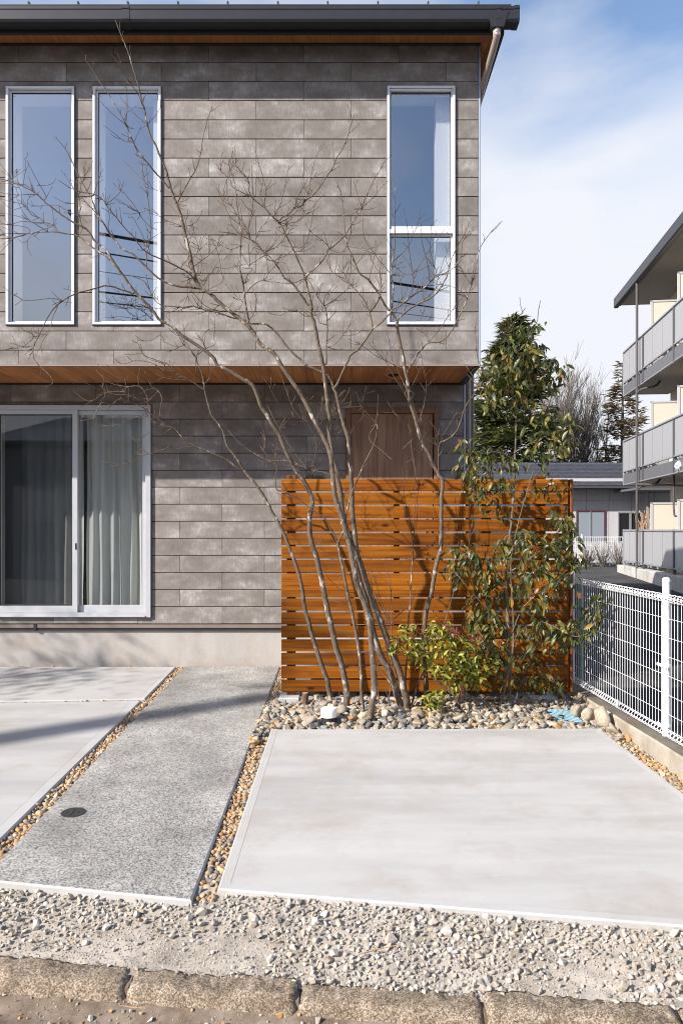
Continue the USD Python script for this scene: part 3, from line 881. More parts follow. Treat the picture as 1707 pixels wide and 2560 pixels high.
# name in cut metal letters on the wall beside the door
tm = meshkit.text_mesh('KODAMA.', .036, .006)
v = tm.vertices.copy()
sx = (XL(812) - XL(763)) / (v[:, 0].max() - v[:, 0].min())
v = np.stack([XL(763) + (v[:, 0] - v[:, 0].min()) * sx, YL - .008 - v[:, 2], ZL(1197.2) + v[:, 1]], 1)
obj('name_sign', trimesh.Trimesh(v, tm.faces[:, ::-1], process=False), black_mat, label='dark letters reading KODAMA. on the siding just above the wooden screen', cat='sign')

# ---------------------------------------------------------------- stained wooden screen
YF = 6.85
SF = F / YF


def XF(px): return (px - XC) / SF
def ZFm(py): return HC - (py - YH) / SF


screen = thing('wooden_screen', 'orange stained screen of horizontal boards standing behind the bare trees', 'screen', loc=(XF(1067), YF, yard(YF)))
kb, ob = .2551, 1180
edges = [70, 113, None, 203, 317, None, 335, 450, None, 466, 583, None, 600, 715, None, 730, 848, None, 864, 980, None, 995, 1113, 1160, 1228, None, 1243, 1360, None, 1378, 1493, None,
         1510, 1625, None, 1643, 1760, None, 1777, 1892, None, 1908, 2025, None, 2042, 2155]
slats = [(70, 113), (114.5, 185), (203, 317), (335, 450), (466, 583), (600, 715), (730, 848), (864, 980), (995, 1113), (1114.5, 1160), (1161.5, 1228), (1243, 1360), (1378, 1493), (1510, 1625),
         (1643, 1760), (1777, 1892), (1908, 2025), (2042, 2155)]
for a, b in slats:
    obj('board', box(XF(703.2) + RNG.uniform(-.001, .001), XF(1420) + RNG.uniform(-.001, .001), YF + RNG.uniform(-.001, .001), YF + .024, ZFm(ob + b * kb), ZFm(ob + a * kb), .003), slat_wood, screen)
for i, (a, b, top) in enumerate(((716, 738, 1187), (985, 999, 1200), (1205, 1229, 1201), (1342, 1366, 1188))):
    obj('post', box(XF(a), XF(b), YF + .026, YF + .106, yard(YF) + .01, ZFm(top), .004), post_wood, screen)
obj('end_post', box(XF(1425.5), XF(1433), YF - .002, YF + .10, ZFm(1733), ZFm(1197.5), .008), post_wood, screen)
obj('end_cleat', box(XF(1416), XF(1425.3), YF + .026, YF + .08, ZFm(1731), ZFm(1199), .002), post_wood, screen)
obj('bracket', box(XF(722), XF(729), YF + .024, YF + .0255, ZFm(1195), ZFm(1189)), black_mat, screen)
for a, b in ((702, 752), (1326, 1386)):
    obj('footing', box(XF(a) - .01, XF(b) - .01, YF - .10, YF + .16, yard(YF) - .05, yard(YF) + .03, .006), stub_conc, screen)
for a, b in ((985, 999), (1205, 1229)):
    obj('footing', box(XF(a) - .05, XF(b) + .05, YF - .01, YF + .16, yard(YF) - .05, yard(YF) + .008, .006), stub_conc, screen)

# ---------------------------------------------------------------- stones
def cobble_shapes(n, sub, seed, rough=.35):
    out = []
    base = trimesh.creation.icosphere(subdivisions=sub)
    for k in range(n):
        rr = np.random.default_rng(seed + k)
        v = base.vertices.copy()
        d = 1 + rough * 2 * (noise(v * 1.15 + rr.uniform(0, 50, 3)) - .5) + rough * .4 * (noise(v * 2.7 + rr.uniform(0, 50, 3)) - .5)
        v = v * d[:, None]
        s = np.array([rr.uniform(.95, 1.35), rr.uniform(.75, 1.0), rr.uniform(.5, .8)])
        out.append((v * s / np.cbrt(s.prod()) * .95, base.faces))
    return out


def crushed_shapes(n, seed, k=15):
    out = []
    for i in range(n):
        rr = np.random.default_rng(seed + i)
        p = rr.normal(size=(k, 3))
        p /= np.linalg.norm(p, axis=1, keepdims=True)
        p *= rr.uniform(.75, 1.1, (k, 1))
        p *= np.array([rr.uniform(.9, 1.25), rr.uniform(.75, 1.0), rr.uniform(.55, .85)])
        h = trimesh.convex.convex_hull(p)
        out.append((np.array(h.vertices), np.array(h.faces)))
    return out


def rot_random(rr, tilt=.45):
    a, b, c = rr.uniform(0, 2 * np.pi), rr.normal(0, tilt), rr.normal(0, tilt)
    return trimesh.transformations.euler_matrix(b, c, a, 'sxyz')[:3, :3]


def pack(poly, radii, overlap=.85, rr=RNG, tries=6, dens=None, pre=None):
    cell = max(radii) * 2
    grid = {}
    x0, y0, x1, y1 = poly.bounds
    out = []

    def put(x, y, r):
        grid.setdefault((int(x // cell), int(y // cell)), []).append((x, y, r))
    for q in pre or []:
        put(*q)
    from shapely.prepared import prep
    pp = prep(poly)
    for r in sorted(radii, reverse=True):
        for _ in range(tries):
            x, y = rr.uniform(x0, x1), rr.uniform(y0, y1)
            if dens is not None and rr.uniform() > dens(x, y, r):
                continue
            if not pp.contains(sg.Point(x, y)):
                continue
            cx, cy = int(x // cell), int(y // cell)
            ok = True
            for i in (-1, 0, 1):
                for j in (-1, 0, 1):
                    for (a, b, s) in grid.get((cx + i, cy + j), ()):
                        if (a - x) ** 2 + (b - y) ** 2 < (overlap * (r + s)) ** 2:
                            ok = False
                            break
                    if not ok:
                        break
                if not ok:
                    break
            if ok:
                put(x, y, r)
                out.append((x, y, r))
                break
    return out


def palette(cols, weights, rr, jitter=.16):
    c = np.array(cols[rr.choice(len(cols), p=np.array(weights) / sum(weights))])
    return np.clip(c * rr.uniform(1 - jitter, 1 + jitter) * (1 + rr.normal(0, .012, 3)), 0.01, .8)


RIVER = [(.27, .232, .185), (.33, .272, .20), (.20, .182, .16), (.15, .148, .148), (.34, .205, .09), (.30, .24, .175), (.105, .105, .11), (.38, .33, .26), (.21, .225, .205)]
RIVER_W = [3.4, 3.4, 2.2, .9, 1.1, 3.4, .5, 1.3, .3]
WARM = [(.36, .235, .125), (.42, .30, .18), (.27, .19, .12), (.20, .175, .155), (.44, .36, .27), (.14, .13, .13), (.40, .22, .09)]
WARM_W = [3, 3, 2, 1.4, 1.6, 1, 1.6]
CRUSH = [(.41, .365, .31), (.36, .315, .262), (.46, .42, .37), (.31, .285, .255), (.36, .285, .205), (.38, .36, .335)]
CRUSH_W = [4, 3.4, 2.5, 1.2, 1.1, 1.2]


def place(shapes, items, zf, cols, weights, seed, sink=.15, tilt=.4, up=1.0):
    """list of (vertices, faces, tint, size seen)"""
    rr = np.random.default_rng(seed)
    out = []
    for (x, y, r) in items:
        v, f = shapes[rr.integers(len(shapes))]
        vv = (v * r) @ rot_random(rr, tilt).T
        z = zf(x, y) - vv[:, 2].min() * (1 - sink * 2) - r * sink * .5
        out.append((vv + [x, y, z], f, palette(cols, weights, rr), r / math.hypot(x, y)))
    return out


def lay(parent, name, rest, stones, mat, smooth, keep=300):
    order = sorted(range(len(stones)), key=lambda i: -stones[i][3])
    for i in order[:keep]:
        v, f, c, _ = stones[i]
        obj(name, (v, f), mat, parent, smooth=smooth, tint=c)
    lst = [stones[i] for i in order[keep:]]
    if lst:
        merge(parent, rest, lst, mat, smooth, kind='stuff')


def merge(parent, name, lst, mat, smooth, **kw):
    vs, fs, cs, n = [], [], [], 0
    for v, f, c, _ in lst:
        vs.append(v); fs.append(f + n); cs.append(np.repeat(np.asarray(c)[None], len(v), 0)); n += len(v)
    return obj(name, (np.vstack(vs), np.vstack(fs)), mat, parent, smooth=smooth, tint=np.vstack(cs), **kw)


def flat(stones):
    """split the corners so that the faces read as broken, not rounded"""
    return [(v[f.ravel()], np.arange(f.size).reshape(-1, 3), c, s) for v, f, c, s in stones]


# river cobbles around the trees
bed = thing('cobble_bed', kind='structure')
BED = sg.Polygon([(-.665, 5.55), (-.575, 5.96), (1.99, 5.985), (2.02, 5.72), (2.125, 5.72), (2.105, 6.98), (-.665, 6.98)])
LID = sg.Polygon([G(1357, 1773)[:2], G(1428, 1774)[:2], G(1462, 1808)[:2], G(1395, 1807)[:2]])
BEDF = BED.difference(LID.buffer(.012)).difference(sg.Point(G(822, 1800)[:2]).buffer(.062)).difference(sg.box(XF(702) - .01, 6.74, XF(752), 7)).difference(sg.box(XF(1326) - .01, 6.74, XF(1386), 7))


def bed_z(x, y):
    return yard(y) - .035 + .03 * math.exp(-((y - 6.45) / .35) ** 2) + .012 * math.sin(x * 5.1 + y * 3)


rr = np.random.default_rng(11)
rad = np.concatenate([rr.uniform(.032, .044, 40), rr.uniform(.022, .032, 420), rr.uniform(.015, .022, 1500), rr.uniform(.009, .015, 2200)])
it1 = pack(BEDF, rad, .80, rr, 10)
cs2 = cobble_shapes(30, 2, 100, .55)
st1 = place(cs2, it1, bed_z, RIVER, RIVER_W, 12, .15)
rad2 = rr.uniform(.018, .032, 560)
it2 = pack(BEDF, rad2, .9, rr, 6, pre=None)
it2 = [(x, y, r) for x, y, r in it2 if noise(np.array([x * 2.2, y * 2.2, 1.])) > .42]
st2 = place(cs2, it2, lambda x, y: bed_z(x, y) + .026, RIVER, RIVER_W, 13, .25)
big = place(cs2, [(2.04, 6.05, .062), (2.00, 6.22, .055), (2.07, 5.88, .05), (1.93, 6.33, .06), (.93, 6.18, .055), (-.16, 6.58, .06), (.18, 6.2, .05), (-.30, 6.12, .05), (-.02, 6.32, .05), (.62, 6.28, .048)], lambda x, y: bed_z(x, y) + .02, RIVER, RIVER_W, 14, .2)
big = [(v, f, np.array([.33, .275, .205]) * k, q) for (v, f, c, q), k in zip(big, (.95, 1.05, .8, .9, 1.1, .85, 1.15, .9, 1.0, .7))]
lay(bed, 'cobble', 'cobbles', big + st1 + st2, stone_mat, True)
obj('soil', sheet(-.7, 2.11, 5.9, 7.3, lambda X, Y: yard(Y) - .034, 10, 10), cobble_dirt, bed)

# warm gravel in the joints between the slabs, along the foundation and along the low wall
gv = thing('joint_gravel', kind='stuff')
cs1 = cobble_shapes(22, 1, 300, .45)
strips = [sg.Polygon([(-.672, 3.46), (-.582, 3.46), (-.566, 5.98), (-.676, 5.98)]), sg.Polygon([(-.676, 5.9), (-.56, 5.9), (-.56, 8.2), (-.676, 8.2)]),
          sg.Polygon([(-1.80, 3.5), (-1.698, 3.5), (-1.688, 8.2), (-1.78, 8.2)]), sg.Polygon([(-5, 6.565), (-1.79, 6.79), (-1.775, 6.86), (-5, 6.64)]),
          sg.Polygon([(1.99, 5.98), (2.14, 3.2), (2.26, 3.2), (2.13, 6.1), (2.0, 6.1)]), sg.Polygon([(-5, 8.165), (-.67, 8.19), (-.67, 8.232), (-5, 8.232)])]
allp = []
for k, s in enumerate(strips):
    rr = np.random.default_rng(40 + k)
    n = int(s.area * 6500)
    r_ = np.concatenate([rr.uniform(.012, .017, n // 7), rr.uniform(.0075, .012, n // 2), rr.uniform(.005, .0075, n // 2)])
    for layer in range(2):
        it = pack(s, r_, .8, rr, 5)
        allp += place(cs1, it, lambda x, y, q=layer: yard(y) - (.045 if q == 0 else .030), WARM, WARM_W, 60 + k * 3 + layer, .15, .5)
merge(gv, 'pebbles', allp, pebble_mat, True)
tag(gv, kind='stuff')

# crushed stone on the verge by the street
VERGE = sg.Polygon([(-1.75, kerb_back(-1.75) - .012)] + [(x, kerb_back(x) - .012 + .018 * math.sin(x * 9) * math.sin(x * 4)) for x in np.linspace(-1.6, 1.6, 9)] + [(x, edge_y(x) + (.075 if x > -.62 else -.005)) for x in np.linspace(1.6, -1.75, 20)])


def vdens(x, y, r):
    t = (y - kerb_back(x)) / (edge_y(x) - kerb_back(x))
    n = float(fbm(np.array([x * 2.4 + 5, y * 3.5, .3]), 3, 5))
    d = (n - .38) * 4.0 + .55 * (t - .5) + .45 * (x > -.3)
    return np.clip(d, .03, 1.0) if r > .0065 else .9


rr = np.random.default_rng(77)
rad = np.concatenate([rr.uniform(.022, .032, 22), rr.uniform(.014, .021, 300), rr.uniform(.009, .014, 2600), rr.uniform(.0055, .009, 6000), rr.uniform(.003, .0055, 8000)])
itv = pack(VERGE, rad, .74, rr, 4, vdens)
crs = crushed_shapes(40, 500)
vz = lambda x, y: max(float(verge_z(np.array([x]), np.array([y]))[0]), .034 if y < kerb_back(x) + .012 else -1)
big_v = [i for i in itv if i[2] > .009]
small_v = [i for i in itv if i[2] <= .009]
sv = place(crs, big_v, vz, CRUSH, CRUSH_W, 78, .12, .5)
lay(verge_node, 'crushed_stone', 'crushed_stones', flat(sv), crush_mat, False)
merge(verge_node, 'stone_chips', flat(place(crushed_shapes(16, 700, 7), small_v, vz, CRUSH, CRUSH_W, 79, .2, .6)), crush_mat, False, kind='stuff')
# stray pebbles on the street and on the kerb
it = pack(sg.Polygon([(x, kerb_front(x) + .01) for x in np.linspace(-1.5, 1.5, 9)] + [(1.5, 2.3), (-1.5, 2.45)]), np.concatenate([rr.uniform(.010, .02, 40), rr.uniform(.005, .010, 500), rr.uniform(.002, .005, 2200)]), 1.2, rr, 2)
merge(ROOT, 'street_pebbles', flat(place(crs, it, lambda x, y: float(street_z(np.array([x]), np.array([y]))[0]), CRUSH + WARM, CRUSH_W + WARM_W, 81, .15, .5)), crush_mat, False, kind='stuff')

# dry stalks lying on the verge
for k, pts in enumerate(([(1000, 2365), (940, 2378), (895, 2390)], [(1590 * .5485, 2545), (480, 2530), (430, 2525)], [(365, 2525), (330, 2522), (300, 2518)])):
    if k == 1:
        pts = [(525, 2540), (480, 2531), (432, 2526)]
    ps = []
    for (px, py) in pts:
        q = P(px, py, 3.1)
        d = 3.1
        for _ in range(12):
            z = vz(q[0], q[1]) + .022 if k == 0 else -.03
            d = (HC - z) * F / (py - YH)
            q = P(px, py, d)
        ps.append(q + [0, 0, .004])
    obj('dry_stalk', tube(catmull(ps, 4), .0022, 5), wood_cut, label=['thin brown dry stalk lying across the crushed stones', 'pale straw stalk lying at the foot of the middle kerb block', 'short pale straw stalk lying by the kerb joint'][k], cat='stalk')

# ---------------------------------------------------------------- small things in the bed
c = G(822, 1806)
lamp = thing('garden_light', 'low round garden light with white opal cap among the cobbles', 'garden light', loc=(c[0], c[1], c[2] - .02))
pr = [(0, .075), (.045, .0735), (.060, .070), (.0655, .062), (.066, .052), (.066, .004), (.0645, 0.0), (0, 0)]
cap = trimesh.creation.revolve(np.array(pr)[::-1], sections=48)
cap.apply_translation((c[0], c[1], c[2] + .045))
obj('cap', cap, lamp_white, lamp, smooth=35)
obj('base', [cyl((c[0], c[1], c[2] - .06), (c[0], c[1], c[2] + .035), .062, 40), cyl((c[0], c[1], c[2] + .035), (c[0], c[1], c[2] + .0445), .055, 40)], black_mat, lamp, smooth=35)

c = G(762, 1764)
rr = np.random.default_rng(5)
ang = np.linspace(0, 2 * np.pi, 18, endpoint=False)
ring = .027 * (1 + .12 * np.sin(ang * 3 + 1) + rr.uniform(-.06, .06, 18))
stump = thing('tree_stump', 'short sawn brown stump beside the concrete footing of the screen', 'stump', loc=tuple(c))
obj('stump_side', tube([c + [0, 0, -.04], c + [.002, 0, .05], c + [.004, 0, .108]], [.031, .028, .0275], 14), bark_twig, stump)
obj('cut_face', cyl(c + [.004, 0, .107], c + [.004, 0, .1105], .0268, 14), wood_cut, stump)

lid_mat = usdkit.material(stage, L + 'blue_lid', {
    'g': ('geometry', {}), 'm': ('mapping', {'location': (-1.55, -6.55, 0)}), 'w': ('wave_texture', {'wave_type': 'rings', 'rings_direction': 'z', 'scale': 7.0, 'distortion': 2.2, 'detail': 2.0, 'detail_scale': 1.5}),
    'r': ('rgb_ramp', {'ramp': [(0., (.16, .34, .44)), (.55, (.22, .43, .53)), (1., (.36, .52, .58))]}),
    'n': ('noise_texture', {'scale': 9.0, 'detail': 5.0}), 'nr': ('rgb_ramp', {'ramp': [(.5, (0, 0, 0)), (.75, (.6, .6, .6))]}), 'x': ('mix', {'color2': (.36, .30, .22)}),
    'p': ('principled_bsdf', {'roughness': .4})},
    [('g.position', 'm.vector'), ('m.vector', 'w.vector'), ('w.fac', 'r.fac'), ('g.position', 'n.vector'), ('n.fac', 'nr.fac'), ('nr.color', 'x.fac'), ('r.color', 'x.color1'), ('x.color', 'p.base_color')], surface='p.BSDF')
ctr = np.array(LID.exterior.coords[:4])


def prism(poly, z0f, z1f):
    m = trimesh.creation.extrude_polygon(poly, 1.0, engine='earcut')
    v = m.vertices.copy()
    v[:, 2] = np.where(v[:, 2] > .5, z1f(v[:, 1]), z0f(v[:, 1]))
    m.vertices = v
    return m


ml = thing('meter_box_lid', 'pale blue rectangular plastic lid set flat among the cobbles near the white fence', 'lid', loc=(*ctr.mean(0), yard(6.3)))
obj('lid_plate', prism(LID.buffer(-.010, join_style=2), lambda y: yard(y) - .02, lambda y: yard(y) + .004), lid_mat, ml)
obj('lid_frame', prism(LID.difference(LID.buffer(-.009, join_style=2)), lambda y: yard(y) - .04, lambda y: yard(y) + .001), black_mat, ml)

# round cast iron cover in the path
c = G(183.5, 2032.5)
mh_mat = plain('cast_iron', (.045, .045, .045), .55, metal=.3, var=.2)
mh = thing('drain_cover', 'small round dark cast iron cover set in the aggregate path', 'drain cover', loc=tuple(c))


def ringm(c, r0, r1, h0, h1, n=40):
    a = sg.Point(c[0], c[1]).buffer(r1, 24)
    if r0 > 0:
        a = a.difference(sg.Point(c[0], c[1]).buffer(r0, 24))
    return prism(a, lambda y: yard(y) + h0, lambda y: yard(y) + h1)


obj('rim', ringm(c, .0585, .068, -.01, .0035), mh_mat, mh)
plate = sg.Point(c[0], c[1]).buffer(.057, 24)
slots = [sg.box(c[0] - .006 + dx, c[1] - .012 + dy, c[0] + .006 + dx, c[1] + .012 + dy) for dx, dy in ((-.03, 0), (.03, 0), (0, .028), (0, -.028), (0, 0))]
obj('cover_plate', prism(plate.difference(shapely.union_all(slots)), lambda y: yard(y) - .008, lambda y: yard(y) + .0025), mh_mat, mh)
obj('cover_well', ringm(c, 0, .0575, -.02, .0008), black_mat, mh)

for (px, py, lean, lab) in ((854, 1765, .12, 'white plant tag stuck in the cobbles by the second bare trunk from the left'), (1148, 1783, -.02, 'white plant tag standing at the foot of the low shrub with red buds'), (1289, 1752, .25, 'white plant tag leaning beside the leafy evergreen trunk')):
    c = G(px, py)
    h = .075
    m = box(-.008, .008, -.001, .001, -.03, h)
    m.apply_transform(trimesh.transformations.rotation_matrix(lean, (0, 1, 0)))
    m.apply_translation(c)
    obj('plant_tag', m, tag_white, label=lab, cat='plant tag')

# ---------------------------------------------------------------- bare trees traced as space curves
KZ = 420 / 1568
FR = {'A': (0, 300, KZ), 'B': (0, 600, KZ), 'C': (200, 30, KZ), 'D': (340, 360, KZ), 'E': (340, 700, KZ), 'F': (180, 880, KZ), 'G': (560, 860, KZ), 'H': (540, 360, KZ),
      'I': (700, 640, KZ), 'J': (860, 480, KZ), 'K': (860, 820, KZ), 'L': (1100, 700, KZ), 'b': (690, 1180, .2551), 'a': (950, 1180, .31888), 'T': (0, 0, 1)}


def tr(s):
    """'A 1,2 3,4 | B 5,6' -> photograph pixels"""
    out = []
    for seg in s.split('|'):
        w = seg.split()
        ox, oy, k = FR[w[0]]
        out += [(ox + float(p.split(',')[0]) * k, oy + float(p.split(',')[1]) * k) for p in w[1:]]
    return np.array(out)


class Tree:
    def __init__(self, label, d0, z0, lean, seed, bx, group=None, name='bare_tree'):
        self.rr = np.random.default_rng(seed)
        self.d0, self.z0, self.lean = d0, z0, lean
        self.pts = np.zeros((0, 4))                  # px, py, depth, width of everything so far
        self.node = thing(name, label, 'tree', loc=(bx, d0, yard(d0)), group=group)
        self.fine = []
        self.ntwig = 0

    def depth_base(self, py):
        z = HC - (py - YH) * self.d0 / F
        return self.d0 - self.lean * (z - self.z0)

    def add(self, s, w0, w1, name='branch', trunk=False, drift=None, mat=None, snap=40):
        p = tr(s) if isinstance(s, str) else np.asarray(s, float)
        start_d, cap = None, None
        if len(self.pts) and not (trunk and drift is None and False):
            for end in (0, -1):
                d2 = np.hypot(*(self.pts[:, :2] - p[end]).T)
                i = int(np.argmin(d2))
                if d2[i] < snap:
                    if end == -1:
                        d2s = np.hypot(*(self.pts[:, :2] - p[0]).T).min()
                        if d2s < d2[i] or trunk:
                            continue
                        p = p[::-1]
                    start_d, cap = self.pts[i, 2], self.pts[i, 3]
                    p = np.vstack([self.pts[i, :2], p]) if d2[i] > 1.0 else p
                    break
        c = catmull(p, 5)
        c[1:-1] += self.rr.normal(0, .35, (len(c) - 2, 2))
        seg = np.r_[0, np.cumsum(np.hypot(*np.diff(c, axis=0).T))]
        t = seg / seg[-1]
        if start_d is None:
            d = np.array([self.depth_base(y) for y in c[:, 1]])
        else:
            dr = self.rr.uniform(-.45, .30) if drift is None else drift
            wob = .03 * np.sin(t * self.rr.uniform(3, 7) + self.rr.uniform(0, 6)) * t
            d = start_d + dr * (seg / 280.) + wob
        zz = HC - (c[:, 1] - YH) * d / F
        d = np.minimum(d, np.where(zz < 2.3, 6.76, 6.68))
        d = np.maximum(d, 4.9)
        w = w0 + (w1 - w0) * t ** .9
        if cap is not None:
            w = np.minimum(w, cap * .95)
        q = np.array([P(x, y, dd) for (x, y), dd in zip(c, d)])
        rad = w * d / F / 2
        self.pts = np.vstack([self.pts, np.c_[c, d, w]])
        sides = 12 if w0 > 9 else (8 if w0 > 4 else 5)
        m = tube(q, rad * (1 + .05 * np.sin(seg * .35)), sides)
        if w0 >= 3.4:
            obj(name, m, mat or (bark if w0 > 4.5 else bark_twig), self.node, smooth=True)
        else:
            self.fine.append(m)
        return c

    def sprout(self, n, lo=1.2, hi=4.0, length=(12, 48), up=.9, box_=None):
        """short side shoots with bud tips on the thin wood"""
        base = self.pts[(self.pts[:, 3] < hi) & (self.pts[:, 3] > lo * .5)]
        if box_ is not None:
            base = base[(base[:, 0] > box_[0]) & (base[:, 0] < box_[2]) & (base[:, 1] > box_[1]) & (base[:, 1] < box_[3])]
        if not len(base):
            return
        for _ in range(n):
            i = self.rr.integers(len(base) - 1)
            a = base[i]
            tg = base[i + 1, :2] - a[:2]
            if np.hypot(*tg) > 30 or np.hypot(*tg) < .1:
                continue
            th = math.atan2(tg[1], tg[0]) + self.rr.choice([-1, 1]) * self.rr.uniform(.35, .95)
            Lp = self.rr.uniform(*length) * self.rr.uniform(.4, 1.)
            dirv = np.array([math.cos(th), math.sin(th)])
            p = [a[:2]]
            for k in range(4):
                dirv = dirv + [0, -.10 * up] + self.rr.normal(0, .13, 2)
                dirv /= np.hypot(*dirv)
                p.append(p[-1] + dirv * Lp / 4)
            p = np.array(p)
            dd = a[2] + self.rr.uniform(-.5, .35) * np.linspace(0, 1, 5) * Lp / 280
            if HC - (p[-1, 1] - YH) * a[2] / F < 2.3:
                dd = np.minimum(dd, 6.76)
            w = np.linspace(min(a[3], 2.0), 1.05, 5)
            q = np.array([P(x, y, z) for (x, y), z in zip(p, dd)])
            r = w * a[2] / F / 2
            r[-1] *= 1.1
            self.fine.append(tube(q, r, 4))
            e = q[-1] - q[-2]
            e /= np.linalg.norm(e) + 1e-9
            self.fine.append(tube([q[-1] - e * .002, q[-1] + e * .004, q[-1] + e * .010], [.0016, .0030, .0006], 4))
            self.pts = np.vstack([self.pts, np.c_[p, dd, w * .6]]) if self.rr.uniform() < .3 else self.pts

    def done(self):
        if self.fine:
            obj('twigs', self.fine, bark_twig, self.node, smooth=True, kind='stuff')


GT = 'bare trees in the cobble bed'
# --- leftmost stem
T1 = Tree('slender bare tree with the leftmost trunk, rising before the left end of the screen', 6.64, .27, .12, 1, P(823, 1757, 6.64)[0], GT)
T1.add('b 540,2270 520,2150 505,2050 470,1960 440,1870 400,1760 370,1660 340,1550 315,1450 290,1370 272,1280 262,1180 240,1070 215,970 175,860 130,740 85,620 45,540 0,450 | T 680,1280 664,1249 647,1221 609,1175', 12.5, 6.5, 'trunk', True)
T1.add('T 609,1175 | F 1568,1040 1530,980 1470,910 1440,850 1410,740 1370,670 1310,600 1280,520 1255,430 1240,350 1225,260 1205,180 1170,100 1150,50 | E 510,660 450,610 380,622 260,575', 6.5, 1.6, drift=-.15)
T1.add('T 609,1175 | F 1545,1080 1450,1010 1310,945 1160,885 1060,830 1010,770 950,710 880,690 830,640 740,580 680,525 610,490 545,465 500,462 460,430 365,490 320,475 270,480 240,530 215,590 180,625 75,642', 5.4, 1.4, drift=-.25)
for s, a in (('F 1160,885 1060,885 970,910 940,880 860,910 750,945 680,960 600,1000 540,1035 450,1050 350,1040 285,990', 2.6), ('F 655,960 605,845 560,790 545,740', 1.7), ('F 605,845 650,800 700,770 722,735', 1.5),
             ('F 815,625 825,520 838,440 820,380 790,350 740,315 710,250 675,182', 2.8), ('F 800,370 750,420 710,465 700,510 665,595', 2.2), ('F 710,465 690,400 660,340 620,315 530,320 430,310 315,270', 2.2), ('F 620,315 622,250 630,150', 1.6),
             ('F 540,460 500,375 505,290 510,220', 3.0), ('F 500,375 420,367 330,362 285,335 292,240 225,170', 2.4), ('F 330,362 230,340 130,290 25,260', 1.8), ('F 300,380 160,458 15,368', 1.7), ('F 650,495 600,430 520,400 420,398 350,380 290,382', 2.2),
             ('F 500,270 440,240 390,200 330,120', 1.8), ('F 880,690 808,688 740,620 660,595 550,620 450,665 350,685 270,680', 1.9), ('F 1230,350 1160,300 1090,255 1000,210 930,175 850,160 780,120 700,88 590,80 500,105 440,100 405,60', 3.2),
             ('F 1090,255 970,255 850,240 770,285 720,285', 2.0), ('F 850,240 835,200 865,140 865,75', 1.8), ('F 930,175 890,110 790,75 700,40 655,0 | B 1300,980 1255,935', 2.2), ('F 1240,295 1290,220 1310,110', 1.7),
             ('E 550,710 600,680 655,640 735,600 728,540 735,400 730,330', 2.0), ('E 655,640 600,560 560,545', 1.6), ('E 450,610 450,520 460,440 500,400', 1.6), ('E 655,640 620,540 680,450', 1.5), ('E 560,720 480,600 400,520 320,400 310,290', 1.7),
             ('B 1500,885 1420,930 1330,935 1255,885', 1.4), ('E 240,830 260,780 130,740 60,680 20,600', 1.7)):
    T1.add(s, a, 1.1)
T1.sprout(110)
T1.done()

# --- second stem
T2 = Tree('bare tree whose dark limb reaches left across the two left upper windows', 6.49, .27, .17, 2, P(868, 1767, 6.49)[0], GT)
T2.add('b 695,2330 690,2150 665,2000 630,1850 590,1730 560,1600 530,1470 500,1330 475,1200 450,1080 425,960 395,830 360,730 335,620 325,490 340,390 355,290 330,200 280,100 | G 680,1195 620,1090 570,980 520,860 450,750 400,660 350,590 310,480 270,390 210,340 | E 1040,950 940,890 840,830 760,790 720,720 660,670 560,600 450,530 400,490 320,420 220,370 170,300 100,220 0,120 | B 1200,400 1130,300 1060,200 1000,100 950,60', 16, 5.5, 'trunk', True)
T2.add('B 950,60 | A 880,1120 850,1070 800,1010 740,980 650,930 560,870 510,830 430,770 390,730 330,680 280,650 200,610 130,585 60,560 0,545 -60,530', 5.2, 1.8, drift=-.1)
T2.add('B 1130,300 | A 1010,1290 930,1230 870,1190 800,1130 730,1080 650,1060 550,1045 450,1042 350,1045 250,1060 130,1095 0,1100 -60,1090', 4.6, 1.5, drift=.1)
T2.add('B 1240,500 1200,480 1130,460 1060,435 985,425 920,440 830,465 730,490 660,520 580,570 500,640 430,750 390,840 350,920 315,990 310,1050 315,1105 360,1160 430,1230 490,1300 490,1344', 4.2, 1.3, drift=-.2)
for s, a in (('A 550,1040 500,980 450,960 400,955 300,950 200,945 100,968 0,970', 2.6), ('A 410,955 370,910 310,890 260,840 200,780 100,760 0,730', 2.2), ('A 440,1035 350,980 270,930 210,850 150,715', 2.0), ('A 730,1080 735,960 735,880 715,790 670,775 590,760 500,715', 2.4),
             ('A 770,1000 745,890 750,800 735,700 700,560 690,440', 2.0), ('A 725,890 640,850 550,800 450,790 330,800 250,770', 2.2), ('A 300,660 250,610 170,590 60,590 0,590', 2.2), ('A 350,690 200,697 100,690 0,670', 2.2), ('A 430,720 400,650 370,600 320,510 250,370', 2.0),
             ('A 355,610 440,605 500,580 520,535', 1.7), ('A 220,580 240,420 230,350', 1.5), ('A 130,1095 40,1190 0,1230', 1.8), ('A 290,1070 250,1130 210,1140 170,1110', 1.6), ('A 300,1060 400,1020 490,990 530,960', 1.6),
             ('B 580,565 500,545 400,550 300,562 210,558 150,515 115,512', 2.0), ('B 210,558 140,605', 1.4), ('B 540,610 495,710 470,800 440,880 400,940 360,1030 315,1105', 1.7), ('B 350,915 315,905 290,820', 1.5), ('B 315,905 260,960 220,990 180,988', 1.5), ('B 315,985 250,1000 170,1005 95,995', 1.5),
             ('B 1410,650 1340,610 1280,605 1160,635 1050,605 980,580', 2.4), ('A 200,780 195,650 120,560 0,400', 1.6), ('A 120,590 110,480 110,350', 1.6), ('A 60,560 150,520 165,470', 1.4), ('A 260,840 260,750 300,680', 1.5), ('A 270,930 150,890 0,865', 1.7), ('A 280,1040 250,1000 130,980 0,960', 1.6),
             ('A 250,1060 60,1055 0,1080', 1.6), ('B 730,490 660,470 590,445', 1.4), ('A 240,800 120,830 0,740', 1.5)):
    T2.add(s, a, 1.05)
T2.sprout(130)
